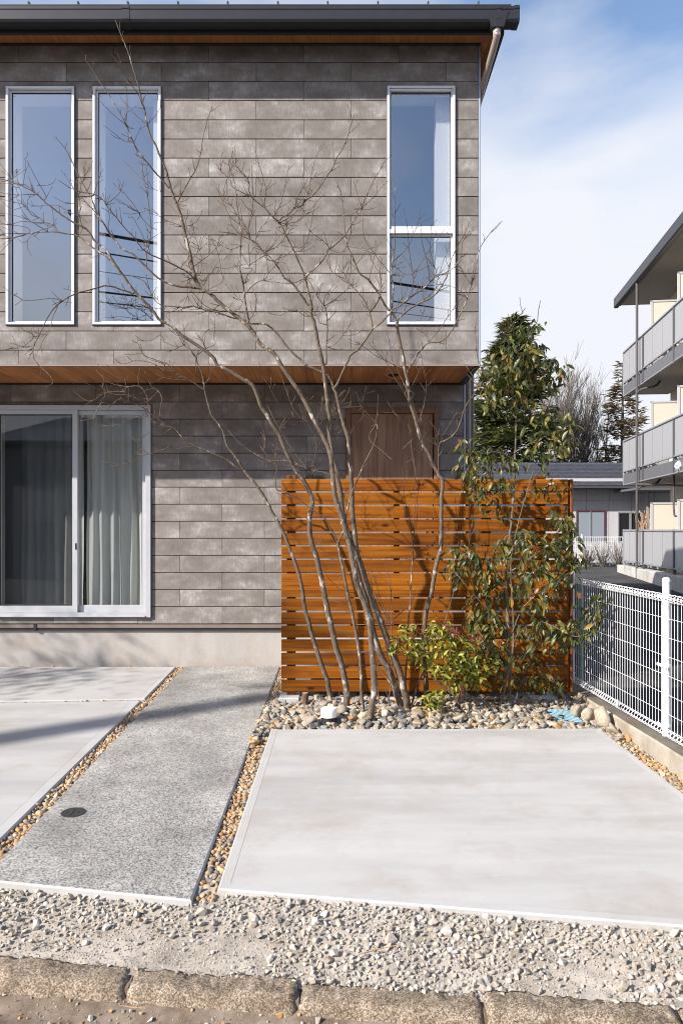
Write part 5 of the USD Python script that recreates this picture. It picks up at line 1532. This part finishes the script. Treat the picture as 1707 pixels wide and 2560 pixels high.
# ---------------------------------------------------------------- white mesh fence
def mesh_fence(name, label, p0, p1, zbase, h, posts, pitch, loopr, wire_r, fine=True):
    p0, p1 = np.array(p0, float), np.array(p1, float)
    u = (p1 - p0) / np.linalg.norm(p1 - p0)
    Ltot = np.linalg.norm(p1 - p0)
    nrm = np.array([-u[1], u[0]])
    if nrm[0] > 0 and fine:
        nrm = -nrm
    nd = thing(name, label, 'fence', loc=((p0[0] + p1[0]) / 2, (p0[1] + p1[1]) / 2, zbase((p0[1] + p1[1]) / 2)))

    def pt(s, off, z):
        q = p0 + u * s + nrm * off
        return np.array([q[0], q[1], z])
    vs = []
    R = loopr
    prof = [(0.0, .10)] + [(-R + R * math.cos(a), .06 - R * math.sin(a) * 1.0) for a in np.linspace(0, 2 * np.pi - .5, 9)]
    low = [(R - R * math.cos(a) - 2 * R + 2 * R * 0, .055 - R * math.sin(a)) for a in np.linspace(0, np.pi * 2 - .5, 9)]
    loop_b = [(R * (1 - math.cos(a)), .055 - R * math.sin(a)) for a in np.linspace(0, 2 * np.pi - .7, 9)][::-1]
    loop_t = [(R * (1 - math.cos(a)), h - .055 + R * math.sin(a)) for a in np.linspace(0, 2 * np.pi - .7, 9)]
    for s in np.arange(pitch / 2, Ltot, pitch):
        zb = zbase(p0[1] + u[1] * s)
        pts = [pt(s, o + .02, zb + z) for o, z in loop_b + loop_t] if fine else [pt(s, .02, zb + .04), pt(s, .02, zb + h)]
        vs.append(tube(pts, wire_r, 5 if fine else 3, caps=False))
    hs = []
    zz = [(.02, z) for z in np.arange(.055 + .118, h - .08, (h - .11) / 7)] + [(.02 + R, .055 - R), (.02 + 2 * R, .055), (.02 + R, .055 + R), (.02 + R, h - .055 + R), (.02 + 2 * R, h - .055), (.02 + R, h - .055 - R), (.02, .055), (.02, h - .055)]
    if not fine:
        zz = [(.02, z) for z in np.linspace(.05, h - .02, 7)] + [(.05, h), (.05, .04)]
    ss = np.linspace(0, Ltot, 16)
    for o, z in zz:
        hs.append(tube([pt(s, o, zbase(p0[1] + u[1] * s) + z) for s in ss], wire_r * 1.05, 5 if fine else 3))
    if fine:
        for m in vs:
            obj('vertical_wire', m, white_paint, nd, smooth=True)
        for m in hs:
            obj('horizontal_wire', m, white_paint, nd, smooth=True)
    else:
        obj('mesh_wires', vs + hs, white_paint, nd)
    for s in posts:
        z = zbase(p0[1] + u[1] * s)
        pr = .026 if fine else .03
        q = pt(s, -.028 if fine else -.03, z)
        prf = np.array([(0, -.12), (pr, -.12), (pr, h + .045), (pr * 1.08, h + .045), (pr * 1.08, h + .058), (pr * .9, h + .070), (pr * .5, h + .078), (0, h + .080)])
        m = trimesh.creation.revolve(prf, sections=20 if fine else 8)
        m.apply_translation(q)
        ps = obj('post', m, white_paint, nd, smooth=35)
        if fine:
            for hh in (.06, h * .47, h - .06):
                ring = trimesh.creation.cylinder(pr + .004, .018, sections=20)
                ring.apply_translation(q + [0, 0, hh])
                ear = box(-.006, .006, -.075, .075, hh - .011, hh + .011, .003)
                ear.apply_transform(trimesh.transformations.rotation_matrix(math.atan2(u[1], u[0]) - math.pi / 2, (0, 0, 1)))
                ear.apply_translation([q[0] + nrm[0] * .030, q[1] + nrm[1] * .030, q[2]])
                obj('clamp', [ring, ear], white_paint, ps)
    return nd


fa, fb = (wall_x(9.4) + .105, 9.4), (wall_x(2.3) + .105, 2.3)
Lf = math.hypot(fa[0] - fb[0], fa[1] - fb[1])
spost = (9.4 - 5.44) / (9.4 - 2.3) * Lf
mesh_fence('mesh_fence', 'white welded mesh fence on the low concrete wall at the right edge', fa, fb, lambda y: WZ + .015, 1.035, [spost - 2, spost, spost + 2], .049, .026, .0018)
# knotted rag on the lower wire
c = P(1543, 1760, 5.98)
rag = trimesh.creation.icosphere(subdivisions=2, radius=.02)
rag.vertices = rag.vertices * [.7, .8, 1.6] * (1 + .6 * (noise(rag.vertices * 90)[:, None] - .5)) + c
obj('tied_rag', rag, bag_mat, smooth=True, label='small white rag knotted on the bottom wire of the near mesh fence', cat='rag')

# green frame with a red patch beyond the fence
gx, gy = 3.05, 9.2
gz = asphalt_z(gy)
gf = thing('green_stand', 'green framed stand with red patch seen through the mesh fence beside the screen', 'stand', loc=(gx, gy, gz))
zt_, zb_ = HC - (1455 - YH) * gy / F, gz
xa, xb = (1433 - XC) * gy / F, (1455 - XC) * gy / F
obj('stand_frame', [tube([(xa, gy, zb_), (xa, gy, zt_), (xb, gy, zt_), (xb, gy, zb_)], .006, 8), tube([(xa, gy, zb_ + .5), (xb, gy, zb_ + .5)], .010, 8)], green_mat, gf)
obj('green_panel', box(xa, xa + .07, gy - .004, gy + .004, zt_ - .30, zt_ - .10, .002), green_mat, gf)
obj('red_panel', box(xa + .02, xa + .09, gy - .012, gy - .005, zt_ - .20, zt_ - .13, .002), red_mat, gf)

# ---------------------------------------------------------------- apartment block on the right
AU, AN = np.array([.1154, .9933]), np.array([.9933, -.1154])
AO = np.array([6.35, 0.0])


def amesh(m):
    """local (t outward to the right, s along the block, z) to world"""
    v = m.vertices.copy()
    xy = AO + v[:, 1:2] * AU + v[:, 0:1] * AN
    m = m.copy()
    m.vertices = np.c_[xy, v[:, 2]]
    return m


def ab(t0, t1, s0, s1, z0, z1, ch=.0):
    return amesh(box(t0, t1, s0, s1, z0, z1, ch))


ap_wall = plain('apartment_render', (.55, .49, .41), .8, var=.06)
ap_soffit = plain('apartment_soffit', (.38, .35, .31), .8, var=.04)
ap_frost = plain('frosted_panel', (.27, .27, .28), .35, var=.03)
ap_dark = plain('balcony_fascia', (.10, .10, .108), .45, var=.06)
ap_rail = plain('rail_aluminium', (.30, .31, .33), .4, metal=.4)
ap_post = plain('rail_post_dark', (.05, .052, .06), .4)
ap_cream = plain('partition_cream', (.56, .50, .42), .6, var=.03)
ap_frame = plain('partition_frame', (.50, .50, .50), .45, metal=.2)
apt_loc = (9, 22, asphalt_z(22))
apt = thing('apartment_block', 'three storey apartment block with grey frosted balcony panels and dark eaves', 'apartment building', loc=apt_loc)
S_END = 25.75
secs = [25.75, 23.35, 20.38, 17.4, 14.4]
obj('wall', [ab(1.45, 1.6, 13, S_END - .2, .1, 9.45), ab(1.6, 9, S_END - .35, S_END - .2, .1, 9.45), ab(1.6, 9, 13, 13.15, .1, 9.45)], ap_wall, apt)
obj('plinth', [ab(-.12, 1.45, 13, S_END + .35, -.1, .60, .02)], plinth_conc, apt)
for fl, zf in enumerate((.66, 3.62, 6.57)):
    if fl:
        obj('balcony_slab', ab(.06, 1.45, 13, S_END - .02, zf - .30, zf, .01), ap_soffit, apt)
    top = zf + 1.13
    for k in range(len(secs) - 1):
        sa, sb = secs[k] - .06, secs[k + 1] + .06
        if fl:
            obj('balcony_fascia', ab(.0, .055, sb + .02, sa - .02, zf - .33, zf - .01, .004), ap_dark, apt)
            obj('fascia_rail', ab(-.012, .05, sb, sa, zf - .365, zf - .331, .004), ap_rail, apt)
        obj('top_rail', ab(-.025, .055, sb - .02, sa + .02, top - .05, top, .006), ap_rail, apt)
        obj('bottom_rail', ab(-.01, .05, sb, sa, zf + .075, zf + .12, .004), ap_rail, apt)
        n = 3
        w_ = (sa - sb) / n
        for i in range(n):
            obj('balcony_panel', ab(.012, .022, sb + i * w_ + .018, sb + (i + 1) * w_ - .018, zf + .122, top - .052), ap_frost, apt)
            if i:
                obj('panel_bar', ab(.004, .034, sb + i * w_ - .014, sb + i * w_ + .014, zf + .121, top - .051), ap_rail, apt)
            obj('panel_foot', ab(.008, .03, sb + (i + .5) * w_ - .05, sb + (i + .5) * w_ + .05, zf + .005, zf + .074), ap_rail, apt)
        obj('rail_post', ab(-.015, .06, secs[k] - .055, secs[k] + .02 if k else secs[k], zf - (.33 if fl else .06), top + .005, .004), ap_post if k else ap_rail, apt)
    if True:                                         # side return of the end balcony
        obj('end_panel', ab(.06, 1.44, S_END - .02, S_END, zf + .1, top - .05), ap_frost, apt)
        obj('end_rail', ab(.06, 1.44, S_END - .03, S_END + .02, top - .05, top, .004), ap_rail, apt)
    ph = 1.92
    for s_, tw in ((22.6, .02), (20.1, .02)):
        pt_ = obj('balcony_partition', [ab(tw, 1.40, s_ - .03, s_ + .03, zf + .30, zf + .35), ab(tw, 1.40, s_ - .03, s_ + .03, zf + ph - .05, zf + ph), ab(tw, tw + .06, s_ - .03, s_ + .03, zf + .02, zf + ph + .0005), ab(1.34, 1.401, s_ - .03, s_ + .03, zf + .02, zf + ph + .0005)], ap_frame, apt)
        obj('partition_board', ab(tw + .055, 1.345, s_ - .012, s_ + .012, zf + .345, zf + ph - .045), ap_cream, pt_)
    for sw in (24.2, 21.2, 18.2):
        wd = obj('balcony_window', [ab(1.40, 1.449, sw - .92, sw - .86, zf + .05, zf + 2.05), ab(1.40, 1.449, sw + .86, sw + .92, zf + .05, zf + 2.05), ab(1.40, 1.449, sw - .86, sw + .86, zf + 1.99, zf + 2.05), ab(1.40, 1.449, sw - .03, sw + .03, zf + .05, zf + 1.99)], ap_rail, apt)
        obj('pane', [ab(1.425, 1.44, sw - .86, sw - .03, zf + .06, zf + 1.99), ab(1.425, 1.44, sw + .03, sw + .86, zf + .06, zf + 1.99)], black_mat, wd)
ze = 9.42
obj('eaves_soffit', ab(.0, 1.5, 13, S_END + .55, ze, ze + .05), ap_soffit, apt)
ev = ab(-.17, -.01, 13, S_END + .62, ze - .08, ze + .27, .03)
rf = obj('roof', [amesh(hull([(-.05, 13, ze + .06), (-.05, S_END + .6, ze + .06), (-.05, 13, ze + .24), (-.05, S_END + .6, ze + .24), (5.5, 13, ze + 2.4), (5.5, S_END + .6, ze + 2.4), (9.5, 13, ze + .24), (9.5, S_END + .6, ze + .24)]))], roof_metal, apt)
obj('eaves_gutter', ev, dark_metal, apt)
obj('eaves_board', ab(-.004, .05, 13, S_END + .56, ze - .02, ze + .059), ap_dark, apt)
obj('rain_pipe', [amesh(tube([(-.10, 23.62, ze - .02), (-.10, 23.62, .15)], .038, 10)), amesh(tube(catmull([(-.09, 23.62, ze - .02), (-.10, 23.62, ze - .12), (-.10, 23.62, ze - .2)]), .036, 10))], pipe_dark, apt)
for fl, zf in enumerate((3.62, 6.57)):
    obj('rain_pipe_branch', [amesh(tube(catmull([(-.10, 23.62, zf - .62), (0, 23.5, zf - .52), (.35, 23.3, zf - .45), (.5, 23.3, zf - .30)], 4), .033, 8))], pipe_dark, apt)
obj('drain_run', [amesh(tube(catmull([(-.1, 23.62, 3.17), (.3, 22.6, 3.10), (.7, 21.0, 2.95), (1.1, 18.8, 2.8)], 5), .034, 8)), amesh(tube(catmull([(.35, 21.5, 3.3), (.35, 21.5, 2.3), (.42, 21.3, 2.15), (.7, 20.0, 2.12)], 5), .028, 8))], pipe_dark, apt)

# bag hung on the second balcony and a dead pot plant on the ground balcony
bc = P(1695, 1158, 19.75)
bag = trimesh.creation.icosphere(subdivisions=4, radius=.135)
v = bag.vertices.copy()
v = v * [.70, .9, 1.1] * (1 + .9 * (fbm(v * 11 + 3, 4, 5)[:, None] - .5)) * (1 - .35 * np.clip(v[:, 2:] / .13, -1, 1))
bag.vertices = v + bc + [.03, 0, -.03]
obj('plastic_bag', bag, bag_mat, smooth=True, label='crumpled white plastic bag hanging on the middle balcony rail', cat='bag')
dp = P(1607, 1316, 24.6) + [0, 0, -.6]
pl = thing('dry_plant', 'dry brown potted plant showing above the lowest balcony rail', 'plant', loc=tuple(dp))
rr = np.random.default_rng(3)
tw = []
for k in range(26):
    a = rr.uniform(0, 6.28)
    e = dp + [.35 * math.cos(a) * rr.uniform(.2, 1), .35 * math.sin(a) * rr.uniform(.2, 1), .6 + rr.uniform(.1, .55)]
    tw.append(tube(catmull([dp, (dp + e) / 2 + rr.normal(0, .05, 3), e], 3), [.012, .011, .01, .009, .008, .007, .005], 4))
    tw.append(tube([e, e + [0, 0, -.08]], [.02, .004], 4))
obj('stalks', tw, wood_cut, pl)
obj('pot', trimesh.creation.revolve(np.array([(0, -.2), (.12, -.2), (.16, .05), (.14, .05), (.13, 0), (0, 0)]), sections=16).apply_translation(dp), pipe_brown, pl)

# ---------------------------------------------------------------- house behind, far fence and hedge
YB = 31.0
SB = F / YB


def XB(px): return (px - XC) / SB
def ZB(py): return HC - (py - YH) / SB


bh_wall = plain('far_house_panel', (.42, .41, .43), .8, var=.05)
tile_mat = plain('far_roof_tile', (.075, .08, .10), .45, var=.25, scale=4)
bh = thing('neighbour_house', 'single storey grey panel house with dark slate roof beyond the parking lot', 'house', loc=(XB(1520), YB, asphalt_z(29)))
wx0, wx1, wz0, wz1 = XB(1180), XB(1680), .35, ZB(1214)
pn = obj('wall', [box(wx0, wx1, YB + .03, YB + 7, wz0, wz1 + .3)], bh_wall, bh)
xs = np.arange(wx0, wx1, .92)
for a in xs:
    obj('wall_panel', box(a + .012, min(a + .908, wx1), YB, YB + .028, wz0, ZB(1252) - .015), bh_wall, pn)
    obj('wall_panel', box(a + .012, min(a + .908, wx1), YB - .01, YB + .028, ZB(1252) + .015, wz1), bh_wall, pn)
# roof of overlapping tiles, one body per course
ridge_y, ridge_z, eave_y, eave_z = YB + 3.6, HC + (1324 - 1162) * (YB + 3.6) / F, YB - .7, HC + (1324 - 1215) * (YB - .7) / F
xe0, xe1 = XB(1150), XB(1700)
rb = obj('roof', [hull([(xe0, eave_y, eave_z), (xe1, eave_y, eave_z), (xe0 + .1, ridge_y, ridge_z), (xe1, ridge_y, ridge_z), (xe0, eave_y, eave_z - .12), (xe1, eave_y, eave_z - .12), (xe0, YB + 7.8, eave_z), (xe1, YB + 7.8, eave_z)])], tile_mat, bh)
nc = 15
rr = np.random.default_rng(9)
for k in range(nc):
    f0, f1 = k / nc, (k + 1) / nc
    ya, yb = eave_y + (ridge_y - eave_y) * f0, eave_y + (ridge_y - eave_y) * f1
    za, zb2 = eave_z + (ridge_z - eave_z) * f0, eave_z + (ridge_z - eave_z) * f1
    x = xe0 + (k % 2) * .3
    while x < xe1 - .1:
        w_ = .60
        dz = rr.uniform(0, .012)
        xa, xb2 = x + .012, x + w_ - .012
        tv = [(xa, ya - .04, za + .02), (xb2, ya - .04, za + .02), (xb2, ya - .04, za + .055 + dz), (xa, ya - .04, za + .055 + dz), (xb2, yb, zb2 + .012), (xa, yb, zb2 + .012)]
        obj('roof_tile', (tv, [[0, 1, 2], [0, 2, 3], [3, 2, 4], [3, 4, 5], [1, 4, 2], [0, 3, 5]]), tile_mat, rb)
        x += w_
obj('ridge_cap', box(xe0, xe1, ridge_y - .12, ridge_y + .12, ridge_z - .02, ridge_z + .09, .03), tile_mat, bh)
obj('eaves_gutter', box(xe0, xe1, eave_y - .12, eave_y - .03, eave_z - .10, eave_z - .02, .02), pipe_dark, bh)
dk_red = plain('window_frame_maroon', (.10, .03, .04), .5)
for (pa, pb, ya, yb, mid) in ((1442, 1509, 1278, 1345, 1475), (1546, 1572, 1283, 1345, None), (1577, 1604, 1283, 1345, None)):
    a, b, z0, z1 = XB(pa), XB(pb), ZB(yb + 8), ZB(ya)
    parts = [box(a - .04, a, YB - .06, YB - .011, z0, z1 + .05), box(b, b + .04, YB - .06, YB - .011, z0, z1 + .05), box(a, b, YB - .06, YB - .011, z1, z1 + .05)]
    wn = obj('window', parts, dk_red if mid else ap_rail, bh)
    obj('pane', box(a, b, YB - .018, YB - .012, z0, z1), plain('far_pane_%d' % pa, (.22, .25, .29) if mid else (.015, .015, .017), .2), wn)
    if mid:
        obj('mullion', box(XB(mid) - .03, XB(mid) + .03, YB - .045, YB - .0185, z0, z1), ap_rail, wn)
obj('porch_canopy', box(XB(1535), XB(1660), YB - 2.2, YB - .02, ZB(1232), ZB(1232) + .08), ap_dark, bh)
obj('porch_post', box(XB(1586), XB(1591), YB - 1.3, YB - 1.2, .3, ZB(1232)), pipe_brown, bh)

ff = mesh_fence('far_mesh_fence', 'white mesh fence along the back of the parking lot', (XB(1390) * .92, 28.7), (XB(1640) * .95, 28.7), lambda y: asphalt_z(28.7) + .10, 1.0, [1.0, 2.9, 4.9], .08, .03, .006, fine=False)
obj('far_kerb', box(2.5, 12, 28.55, 28.85, .2, asphalt_z(28.7) + .12, .01), plinth_conc, kind='structure')
rr = np.random.default_rng(15)
for k, px in enumerate((1470, 1505, 1545)):
    b0 = np.array([(px - XC) * 28.3 / F, 28.3, asphalt_z(28.3)])
    tw = []
    for _ in range(60):
        a = rr.uniform(0, 6.28)
        e = b0 + [rr.uniform(.1, .45) * math.cos(a), .25 * math.sin(a), rr.uniform(.35, 1.0)]
        tw.append(tube([b0 + [rr.normal(0, .03), 0, 0], (b0 + e) / 2 + rr.normal(0, .04, 3), e], [.010, .008, .004], 3))
    obj('bare_bush', tw, bark_far, label=['bare twiggy bush before the far white fence, nearest the wooden screen', 'bare twiggy bush before the far white fence, beside its middle post', 'bare twiggy bush before the far white fence, nearest the apartment block'][k], cat='bush')
# pale boundary wall glimpsed over and through the screen
obj('boundary_wall', box(1.7, (1341 - XC) * 14 / F, 14.0, 14.15, -.2, HC + (1324 - 1186) * 14 / F, .01), plain('pale_render', (.62, .60, .56), .8, var=.05), label='pale rendered wall glimpsed just above the screen behind the evergreen', cat='wall')

# ---------------------------------------------------------------- trees in the distance
def conifer(label, base, H, R, seed, cols, ws, n=4200, gap=0.0, spray=.55, low=.05, mat=needle_mat):
    rr = np.random.default_rng(seed)
    nd = thing('conifer_tree', label, 'tree', loc=tuple(base))
    obj('trunk', tube([base, base + [0, 0, H * .5], base + [0, 0, H]], [.22, .13, .02], 8), bark_far, nd)
    vs, lst = [], []
    nb = int(n / 26)
    br = []
    for k in range(nb):
        f = rr.uniform(low, .99) ** .85
        z = f * H
        a = rr.uniform(0, 2 * np.pi)
        Rr = R * (1 - f) ** .80 * rr.uniform(.62, 1.12) + .12
        d = np.array([math.cos(a), math.sin(a), 0])
        tip = base + [0, 0, z] + d * Rr + [0, 0, Rr * rr.uniform(-.20, .28)]
        p0 = base + [0, 0, z]
        br.append(tube([p0, (p0 + tip) / 2 + [0, 0, -.03 * Rr], tip], [.04, .025, .008], 3))
        m_ = max(4, int(26 * (Rr / R) ** .7 * rr.uniform(.6, 1.3)))
        for i in range(m_):
            t = rr.uniform(.22, 1.0) ** .7
            c = p0 + (tip - p0) * t + rr.normal(0, .06 + .10 * Rr / R, 3)
            side = np.cross(d, [0, 0, 1]) * rr.choice([-1, 1]) * rr.uniform(.2, 1.1)
            dv = d * rr.uniform(.4, 1.2) + side + [0, 0, rr.uniform(-.35, .45)]
            dv /= np.linalg.norm(dv)
            L_ = spray * rr.uniform(.5, 1.15)
            s = np.cross(dv, [0, 0, 1.0]); s /= np.linalg.norm(s) + 1e-9
            u = np.cross(s, dv)
            w_ = L_ * .16
            # a feathery spray: three leaflets
            col = palette(cols, ws, rr, .22)
            for q_ in (-.5, 0, .5):
                e = dv * math.cos(q_) + s * math.sin(q_)
                sl = s * math.cos(q_) - dv * math.sin(q_)
                ll = L_ * (1 if q_ == 0 else .7)
                v = np.array([c, c + e * ll * .5 + sl * w_ * .5 + u * .02, c + e * ll + u * -.03, c + e * ll * .5 - sl * w_ * .5 + u * .02])
                lst.append((v, np.array([[0, 1, 2], [0, 2, 3]]), col, 1))
    obj('branches', br, bark_far, nd)
    merge(nd, 'crown', lst, mat, False)
    return nd


CG = [(.038, .056, .012), (.065, .085, .016), (.105, .115, .02), (.16, .145, .03)]
gz_ = .35
conifer('tall dark green conifer rising behind the house corner', np.array([(1284 - XC) * 40 / F, 40., gz_]), HC + (1324 - 792) * 40 / F - gz_, 4.5, 51, CG, [3, 3, 2, 1], n=12000, spray=.85)
conifer('sparse rusty brown conifer beside the apartment block', np.array([(1556 - XC) * 44 / F, 44., gz_]), HC + (1324 - 905) * 44 / F - gz_, 2.6, 53, [(.17, .12, .06), (.22, .155, .075), (.12, .10, .05), (.27, .19, .10)], [3, 2, 2, 1], n=4600, spray=.48)


def bare(label, base, H, seed, spread=.5, n0=7):
    rr = np.random.default_rng(seed)
    nd = thing('bare_background_tree', label, 'tree', loc=tuple(base))
    big, small = [], []

    def grow(p, d, L_, r, depth):
        k = 4
        pts = [p]
        for i in range(k):
            d = d + rr.normal(0, .09, 3) + [0, 0, .05]
            d = d / np.linalg.norm(d)
            pts.append(pts[-1] + d * L_ / k)
        (big if r > .02 else small).append(tube(pts, np.linspace(r, r * .62, k + 1), 5 if r > .03 else 3, caps=False))
        if depth == 0:
            return
        for _ in range(rr.integers(3, 5)):
            t = rr.uniform(.3, 1.0)
            q = pts[int(t * k)]
            nd_ = d + rr.normal(0, spread * .55, 3) * [1, 1, .5] + [0, 0, .25]
            grow(q, nd_ / np.linalg.norm(nd_), L_ * rr.uniform(.5, .78), max(r * .58, .011), depth - 1)
    grow(base, np.array([0, 0, 1.]), H * .32, .13, 0)
    top = base + [0, 0, H * .30]
    for k in range(n0):
        a = rr.uniform(0, 6.28)
        d = np.array([math.cos(a) * spread * rr.uniform(.2, .8), math.sin(a) * spread * .6, 1.0])
        grow(top - [0, 0, rr.uniform(0, H * .15)], d / np.linalg.norm(d), H * rr.uniform(.28, .36), .06, 4)
    obj('trunk', [m for m in big], bark_far, nd)
    obj('crown', [m for m in small], bark_far, nd, kind='stuff')
    return nd


bare('tall leafless tree between the dark conifer and the apartment block', np.array([(1412 - XC) * 46 / F, 46., gz_]), (HC + (1324 - 930) * 46 / F - gz_) * 1.18, 61, .40, 10)
bare('lower leafless tree standing just left of the rusty conifer', np.array([(1462 - XC) * 47 / F, 47., gz_]), (HC + (1324 - 985) * 47 / F - gz_) * 1.18, 63, .48, 9)
bare('faint leafless tree showing behind the house corner pipe', np.array([(1192 - XC) * 48 / F, 48., gz_]), HC + (1324 - 945) * 48 / F - gz_, 66, .35, 4)

# ---------------------------------------------------------------- behind the camera: the street's pole and lines (they shade and are mirrored)
pole = thing('utility_pole', 'tall concrete utility pole across the street, outside the view', 'utility pole', loc=(-16.2, -3.15, -.05))
obj('shaft', tube([(-16.2, -3.15, -.3), (-16.2, -3.15, 12.4)], [.21, .16], 16), stub_conc, pole)
obj('crossarm', box(-17.0, -15.4, -3.21, -3.09, 11.9, 12.0), ap_dark, pole)
pole2 = thing('utility_pole', 'second concrete utility pole where the overhead lines end, behind the viewer', 'utility pole', loc=(-7.6, -7.5, -.05))
obj('shaft', tube([(-7.6, -7.5, -.3), (-7.6, -7.5, 11.5)], [.16, .11], 16), stub_conc, pole2)
obj('crossarm', box(-7.66, -7.54, -8.3, -6.7, 10.6, 10.7), ap_dark, pole2)
for k, (y, z, r, sl, lab) in enumerate(((-7.4, 10.4, .045, -.42, 'thickest overhead line of the street, behind the viewer'), (-7.5, 9.9, .022, -.45, 'overhead line just under the thickest one, behind the viewer'), (-7.6, 8.75, .028, -.30, 'lowest heavy overhead line, behind the viewer'), (-7.6, 8.45, .014, -.30, 'lowest thin overhead line, behind the viewer'), (-7.4, 9.3, .010, -.38, 'thin overhead line between the heavy ones, behind the viewer'))):
    xs = np.linspace(-7.6, 26, 40)
    obj('power_line', tube(np.c_[xs, y + (xs + 7.6) * sl, z - .35 * np.sin(np.pi * np.clip((xs + 7.6) / 34, 0, 1))], r, 6), black_mat, label=lab, cat='power line')
# small leafy tree just left of the view that shades the foundation
rr = np.random.default_rng(90)
sh = thing('garden_tree', 'small leafy garden tree left of the window, outside the view', 'tree', loc=(-9.0, 4.0, .15))
obj('trunk', tube([(-9.0, 4.0, .1), (-8.95, 4.0, 2.2), (-9.0, 4.05, 5.2)], [.09, .07, .012], 8), bark, sh)
lst = []
for _ in range(900):
    q = np.array([-9.05, 4.0, 4.62]) + rr.normal(0, 1, 3) * [.40, .40, .34]
    th = rr.uniform(0, 6.28)
    lst.append(place_leaf(rr, q, np.array([math.cos(th), math.sin(th), rr.uniform(-.8, .4)]), rr.uniform(.07, .11), GLEAF, GLEAF_W))
merge(sh, 'crown', lst, leaf_mat, True)

# houses across the street, behind the viewer (mirrored in the panes)
for k, (x0, x1, col, zr) in enumerate(((-13.5, -4.2, (.17, .16, .15), 6.0), (-2.6, 7.5, (.13, .11, .10), 5.6), (9.5, 18, (.22, .21, .20), 6.3))):
    oh = thing('opposite_house', ['cream house with dark roof across the street, to the left behind the viewer', 'brown house with dark roof across the street, straight behind the viewer', 'pale grey house across the street, to the right behind the viewer'][k], 'house', loc=((x0 + x1) / 2, -14, -.05))
    ow = obj('wall', box(x0, x1, -20, -13, -.2, zr - 1.0), plain('opposite_wall_%d' % k, col, .8, var=.08), oh)
    obj('roof', hull([(x0 - .5, -12.5, zr - 1.0), (x1 + .5, -12.5, zr - 1.0), (x0 - .5, -20.5, zr - 1.0), (x1 + .5, -20.5, zr - 1.0), (x0 - .5, -12.5, zr - .85), (x1 + .5, -12.5, zr - .85), (x0 + 1.5, -16.5, zr + .6), (x1 - 1.5, -16.5, zr + .6), (x0 - .5, -20.5, zr - .85), (x1 + .5, -20.5, zr - .85)]), roof_metal, oh)
    for xw in np.arange(x0 + 1.2, x1 - 1.5, 2.6):
        for zw in (.9, 3.3):
            wn = obj('window', frame_ring(xw, xw + 1.5, zw, zw + 1.2, .05, .05, .05, .05, -13.0, -12.95), dark_metal, oh)
            obj('pane', box(xw + .05, xw + 1.45, -12.99, -12.97, zw + .05, zw + 1.15), black_mat, wn)
